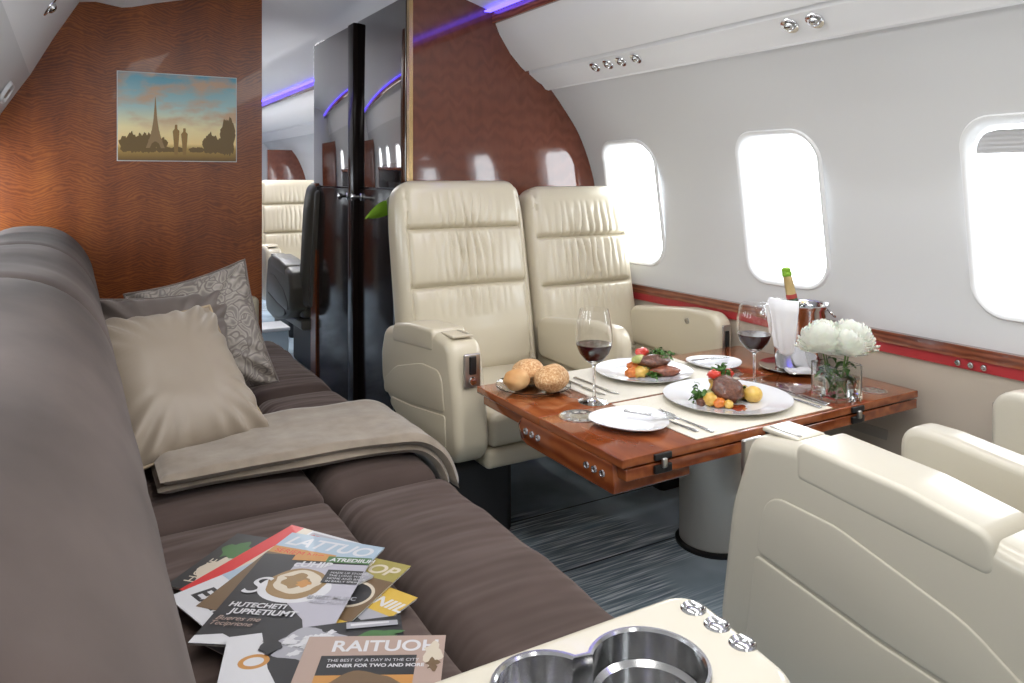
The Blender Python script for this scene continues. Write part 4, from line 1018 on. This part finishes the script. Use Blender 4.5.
def fork(x, y, z, rz, lb, l_=.19):
    root = tag(empty('fork', (x, y, z), rz), lb, 'fork', 'forks on the table')
    hnd = round_poly([(-l_ / 2, -.0065), (0, -.0025), (l_ * .16, -.003), (l_ * .16, .003), (0, .0025), (-l_ / 2, .0065)], .0022, 3)
    s = MB(); s.add(*slab(hnd, .001, .0038, .0012, 2)); s.build('handle', 'steel', root)
    s = MB(); hd = round_poly([(l_ * .14, -.003), (l_ * .22, -.012), (l_ * .31, -.012), (l_ * .31, .012), (l_ * .22, .012), (l_ * .14, .003)], .003, 3)
    s.add(*slab(hd, .0008, .003, .0008, 1))
    for k in range(4): s.add(*tube([(l_ * .30, -.0098 + k * .0065, .0022), (l_ * .42, -.0098 + k * .0065, .0010), (l_ * .5, -.0095 + k * .0063, .0035)], [.0018, .0016, .0007], 6))
    s.build('head', 'steel', root)
fork(1.290, 1.445, PM, R(93), 'outer steel fork left of the nearer plate', .2)
fork(1.325, 1.425, PM, R(90), 'inner steel fork between the nearer plate and outer fork', .2)
knife(1.712, 1.420, PM, R(88), 'inner steel knife right of the nearer plate', .2)
knife(1.742, 1.425, PM, R(88), 'steel knife at the right placemat edge', .2)
knife(1.768, 1.435, TP, R(87), 'outermost of the three knives right of the nearer plate', .2)
knife(1.285, 1.80, PM, R(-88), 'steel knife left of the farther plate, beside its placemat edge', .21)
knife(1.325, 1.79, PM, R(-88), 'steel knife between the farther plate and the bread', .21)
knife(1.252, 1.455, TP + .0185, R(72 + 180 + 50), 'butter knife lying on the nearest side plate', .15)
knife(1.800, 1.815, TP + .0185, R(170), 'butter knife across the far right side plate', .15)
fork(1.715, 1.66, PM, R(12), 'steel fork behind the nearer plate, toward the side plate', .17)
# wine glasses
def wine_glass(x, y, H, rb, rbase, lb, fill):
    k = H
    root = tag(empty('wine_glass', (x, y, TP)), lb, 'wine glass', 'red wine glasses')
    b0 = k * .42
    o_ = [(rbase, 0), (rbase, .0012), (rbase * .5, .004), (.006, .009), (.0038, .02), (.0036, b0 - .018), (.006, b0 - .006), (.02, b0 + .003)]
    bowl = [(rb * .55, b0 + .011), (rb * .82, b0 + .028), (rb * .97, b0 + .05), (rb, b0 + .068), (rb * .96, b0 + .095), (rb * .86, b0 + .125), (rb * .76, k)]
    inn = [(r_ - .0012, z_) for r_, z_ in reversed(bowl)] + [(.018, b0 + .0055), (.0, b0 + .003)]
    s = MB(); s.add(*lathe(o_ + bowl + inn, 48)); s.build('glass_body', 'glass', root, recalc=False, angle=60)
    zl = b0 + fill; prof = [(0, b0 + .0042), (.0165, b0 + .0062)]
    for (r_, z_), (r2, z2) in zip(bowl, bowl[1:]):
        if z_ < zl: prof.append((r_ - .0009, z_))
        if z_ < zl <= z2: prof.append((lerp(r_, r2, (zl - z_) / (z2 - z_)) - .0009, zl))
    prof.append((0, zl)); s = MB(); s.add(*lathe(prof, 48)); s.build('wine', 'wine', root, angle=50)
wine_glass(1.237, 1.680, .252, .051, .044, 'wine glass of red wine standing between the bread and the far plate', .052)
wine_glass(1.745, 1.578, .240, .051, .040, 'wine glass of red wine standing in front of the ice bucket', .050)
# tray, ice bucket, champagne, napkin
BX, BY = 2.018, 1.645
s = MB(); s.add(*lathe([(0, .003), (.085, .003), (.105, .010), (.113, .012), (.114, .010), (.106, .006), (.085, 0), (0, 0)], 56)); o = s.build('serving_tray', 'chrome', loc=(BX - .01, BY, TP), angle=50); tag(o, 'round polished silver tray under the ice bucket', 'tray')
for i in range(9):
    a = i * 2.4; rr2 = .074 + .008 * math.sin(i * 3)
bk = tag(empty('ice_bucket', (BX, BY, TP + .0035)), 'tall polished steel ice bucket with side handles on the tray', 'ice bucket')
s = MB(); s.add(*lathe([(0, 0), (.064, 0), (.068, .004), (.086, .19), (.094, .200), (.096, .205), (.093, .207), (.084, .198), (.066, .008), (0, .006)], 56)); s.build('bucket', 'chrome', bk, angle=40)
for sg in (-1, 1):
    a0 = R(-40) if sg > 0 else R(140)
    pth = [(.080 + .020 * math.sin(t * math.pi), (t - .5) * .05, .180 + .0 * t) for t in [i / 10 for i in range(11)]]
    s = MB(); s.add(*loop_tube([(.100 + .012 * math.cos(a), .02 * math.sin(a), .178 + .016 * math.sin(a) * .0 - .012 * math.cos(a) * 1.0) for a in [2 * math.pi * i / 20 for i in range(20)]], .004, 8), M=T((0, 0, 0), (0, 0, a0))); s.build('handle', 'chrome', bk)
s = MB(); rnd = random.Random(5)
for k in range(26):
    a = rnd.uniform(0, 6.3); rr2 = rnd.uniform(.02, .062); s.add(*rbox((0, 0, 0), (.026, .024, .022), .005, 2), M=T((rr2 * math.cos(a), rr2 * math.sin(a), rnd.uniform(.165, .19)), (rnd.random() * 3, rnd.random() * 3, 0)))
ice = s.build('ice', 'glass_thick', loc=(BX, BY, TP + .0035)); tag(ice, 'ice cubes filling the steel bucket around the bottle', 'ice', None, 'stuff')
bt = tag(empty('champagne_bottle', (BX + .024, BY - .012, TP + .006), rot=(R(-6), R(-10), 0)), 'champagne bottle with gold neck foil and green tip in the bucket', 'bottle')
s = MB(); s.add(*lathe([(0, .002), (.034, 0), (.037, .006), (.037, .13), (.034, .16), (.024, .195), (.0168, .222), (.0155, .235)], 32)); s.build('bottle_body', 'bottle_glass', bt)
s = MB(); s.add(*lathe([(.0162, .228), (.0155, .245), (.0140, .285), (.0136, .296)], 32)); s.add(*lathe([(.0136, .296), (.0150, .300), (.0150, .302)], 32)); s.build('neck_foil', 'foil_gold', bt)
s = MB(); s.add(*lathe([(.0168, .223), (.0170, .226), (.0166, .236), (.0160, .237)], 32)); s.build('neck_band', 'label_red', bt)
s = MB(); s.add(*lathe([(.0150, .296), (.0165, .300), (.0160, .305), (.0140, .309), (.0155, .313), (.0150, .320), (.010, .324), (0, .325)], 32)); s.build('cork_foil', 'foil_green', bt)
# napkin draped over the front-left of the bucket rim
def nap(u, v):
    a = R(150) + (u + (.62 - u) * .35 * v) * R(72); b = v
    top = .207 + .004; z = top + .004 - b * (.135 + .03 * math.sin(u * 2.6)); r_ = .098 - (.205 - z) * .10
    if v < .12: t = v / .12; r_ = lerp(.068, .100, t); z = top + .004 + .010 * math.sin(t * math.pi)
    r_ += .0035 * math.sin(u * 22) * v + .004
    return (r_ * math.cos(a), r_ * math.sin(a), z)
V, F = grid_surf(nap, 40, 24); s = MB(); s.add(V, F)
o = s.build('napkin', 'napkin', loc=(BX, BY, TP + .0035), recalc=False, angle=80); md = o.modifiers.new('thick', 'SOLIDIFY'); md.thickness = .002; md.offset = 1; tag(o, 'white cloth napkin draped over the rim of the ice bucket', 'napkin')
# folded napkin at the foot of bucket on tray
s = MB(); s.add(*rbox((0, 0, .006), (.08, .045, .012), .005, 3, (10, 6, 1), lambda v: (v[0], v[1], v[2] + (.003 * math.sin(v[0] * 90) if v[2] > 0 else 0)))); o = s.build('napkin', 'napkin', loc=(BX - .068, BY - .062, TP + .008), rot=(0, 0, R(-32))); tag(o, 'small folded white napkin lying on the tray beside the bucket foot', 'napkin')
# vase & flowers
VX, VY = 1.842, 1.372
vs_ = tag(empty('flower_vase', (VX, VY, TP), R(-6)), 'square clear glass vase of white flowers near the table edge', 'vase')
vo = rrect(.100, .100, .012, 5); vi = rrect(.090, .090, .009, 5); n_ = len(vo)
s = MB(); V = [(x, y, 0) for x, y in vo] + [(x, y, .096) for x, y in vo] + [(x, y, .096) for x, y in vi] + [(x, y, .012) for x, y in vi]
F = [tuple(reversed(range(n_)))] + [(j * n_ + i, j * n_ + (i + 1) % n_, (j + 1) * n_ + (i + 1) % n_, (j + 1) * n_ + i) for j in range(3) for i in range(n_)] + [tuple(3 * n_ + i for i in range(n_))]
s.add(V, F); s.build('vase_glass', 'glass_thick', vs_, recalc=False)
s = MB(); s.add(*slab(rrect(.088, .088, .008, 5), .0128, .060, .001, 1)); s.build('water', 'water', vs_)
fl = [(-.048, .010, .152, .064, 'white mum flower at the left of the vase bunch'), (.046, -.010, .150, .068, 'white mum flower at the right of the vase bunch'), (.005, .045, .158, .055, 'white mum flower at the back of the vase bunch'), (-.008, -.036, .146, .055, 'white mum flower at the front of the vase bunch')]
for fi, (dx, dy, dz, r_, lb) in enumerate(fl):
    root = tag(empty('flower', (VX + dx, VY + dy, TP + dz)), lb, 'flower', 'white flowers in the vase')
    rnd = random.Random(fi); s = MB(); NP = 190
    for k in range(NP):
        ph = math.acos(1 - 1.5 * (k + .5) / NP); th = k * 2.399963; l_ = r_ * rnd.uniform(.85, 1.0); w_ = r_ * .30
        Mx = T((0, 0, -r_ * .15), (0, 0, th)) @ T((0, 0, 0), (0, ph - R(90), 0))
        V, F = grid_surf(lambda u, v: (u * l_, (v - .5) * 2 * w_ * math.sin(math.pi * (.18 + .72 * u)) , (.55 * l_ * u * u) * (1 if ph > .5 else .7) - .35 * w_ * math.cos((v - .5) * 3.14)), 5, 2); s.add(V, F, M=Mx)
    s.build('bloom', 'petal', root, recalc=False, angle=80)
    s = MB(); s.add(*tube([(0, 0, -.01), (-dx * .3, -dy * .3, -dz * .45), (-dx * 1.3 + .012 * (fi - 1.5), -dy * 1.2, .018 - dz)], .0028, 8)); s.build('stem', 'stem', root)
    for k in range(5):
        a = rnd.uniform(0, 6.28); l_ = rnd.uniform(.030, .045); Mx = T((-dx * .35, -dy * .35, -dz * rnd.uniform(.35, .62)), (0, rnd.uniform(.0, .6), a))
        V, F = grid_surf(lambda u, v: (u * l_, (v - .5) * .5 * l_ * math.sin(math.pi * min(1, u * .95 + .05)) * (1 + .3 * math.sin(u * 14)), .006 * math.sin(u * 4) + .006 * abs(v - .5)), 8, 4); s = MB(); s.add(V, F, M=Mx); s.build('leaf', 'leaf', root, recalc=False)

# plant behind the left armchair
pl = tag(empty('potted_plant', (1.15, 2.86, 0)), 'green leafy plant poking out left of the cream armchair back', 'plant')
s = MB(); s.add(*lathe([(0, 0), (.030, 0), (.034, .02), (.030, .80), (.034, .82), (.030, .82), (.026, .78), (0, .78)], 28)); s.build('pot', 'black_gloss', pl)
for k, (a, l_, z0_, dr) in enumerate(((R(178), .17, 1.03, .10), (R(215), .12, .99, .09), (R(120), .035, 1.0, .05), (R(250), .09, .97, .10))):
    st = MB(); st.add(*tube([(0, 0, .78), (-.003 * math.cos(a), 0, .9), (0, 0, z0_)], .004, 8)); sm_ = st.build('stem', 'stem', pl)
    V, F = grid_surf(lambda u, v: (u * l_, (v - .5) * .075 * math.sin(math.pi * min(1, u * .92 + .08)), -dr * u * u + .02 * u + .012 * abs(v - .5)), 12, 4)
    s = MB(); s.add(V, F, M=T((0, 0, z0_), (R(62), 0, a))); s.build('leaf', 'leaf_bright', sm_, recalc=False)
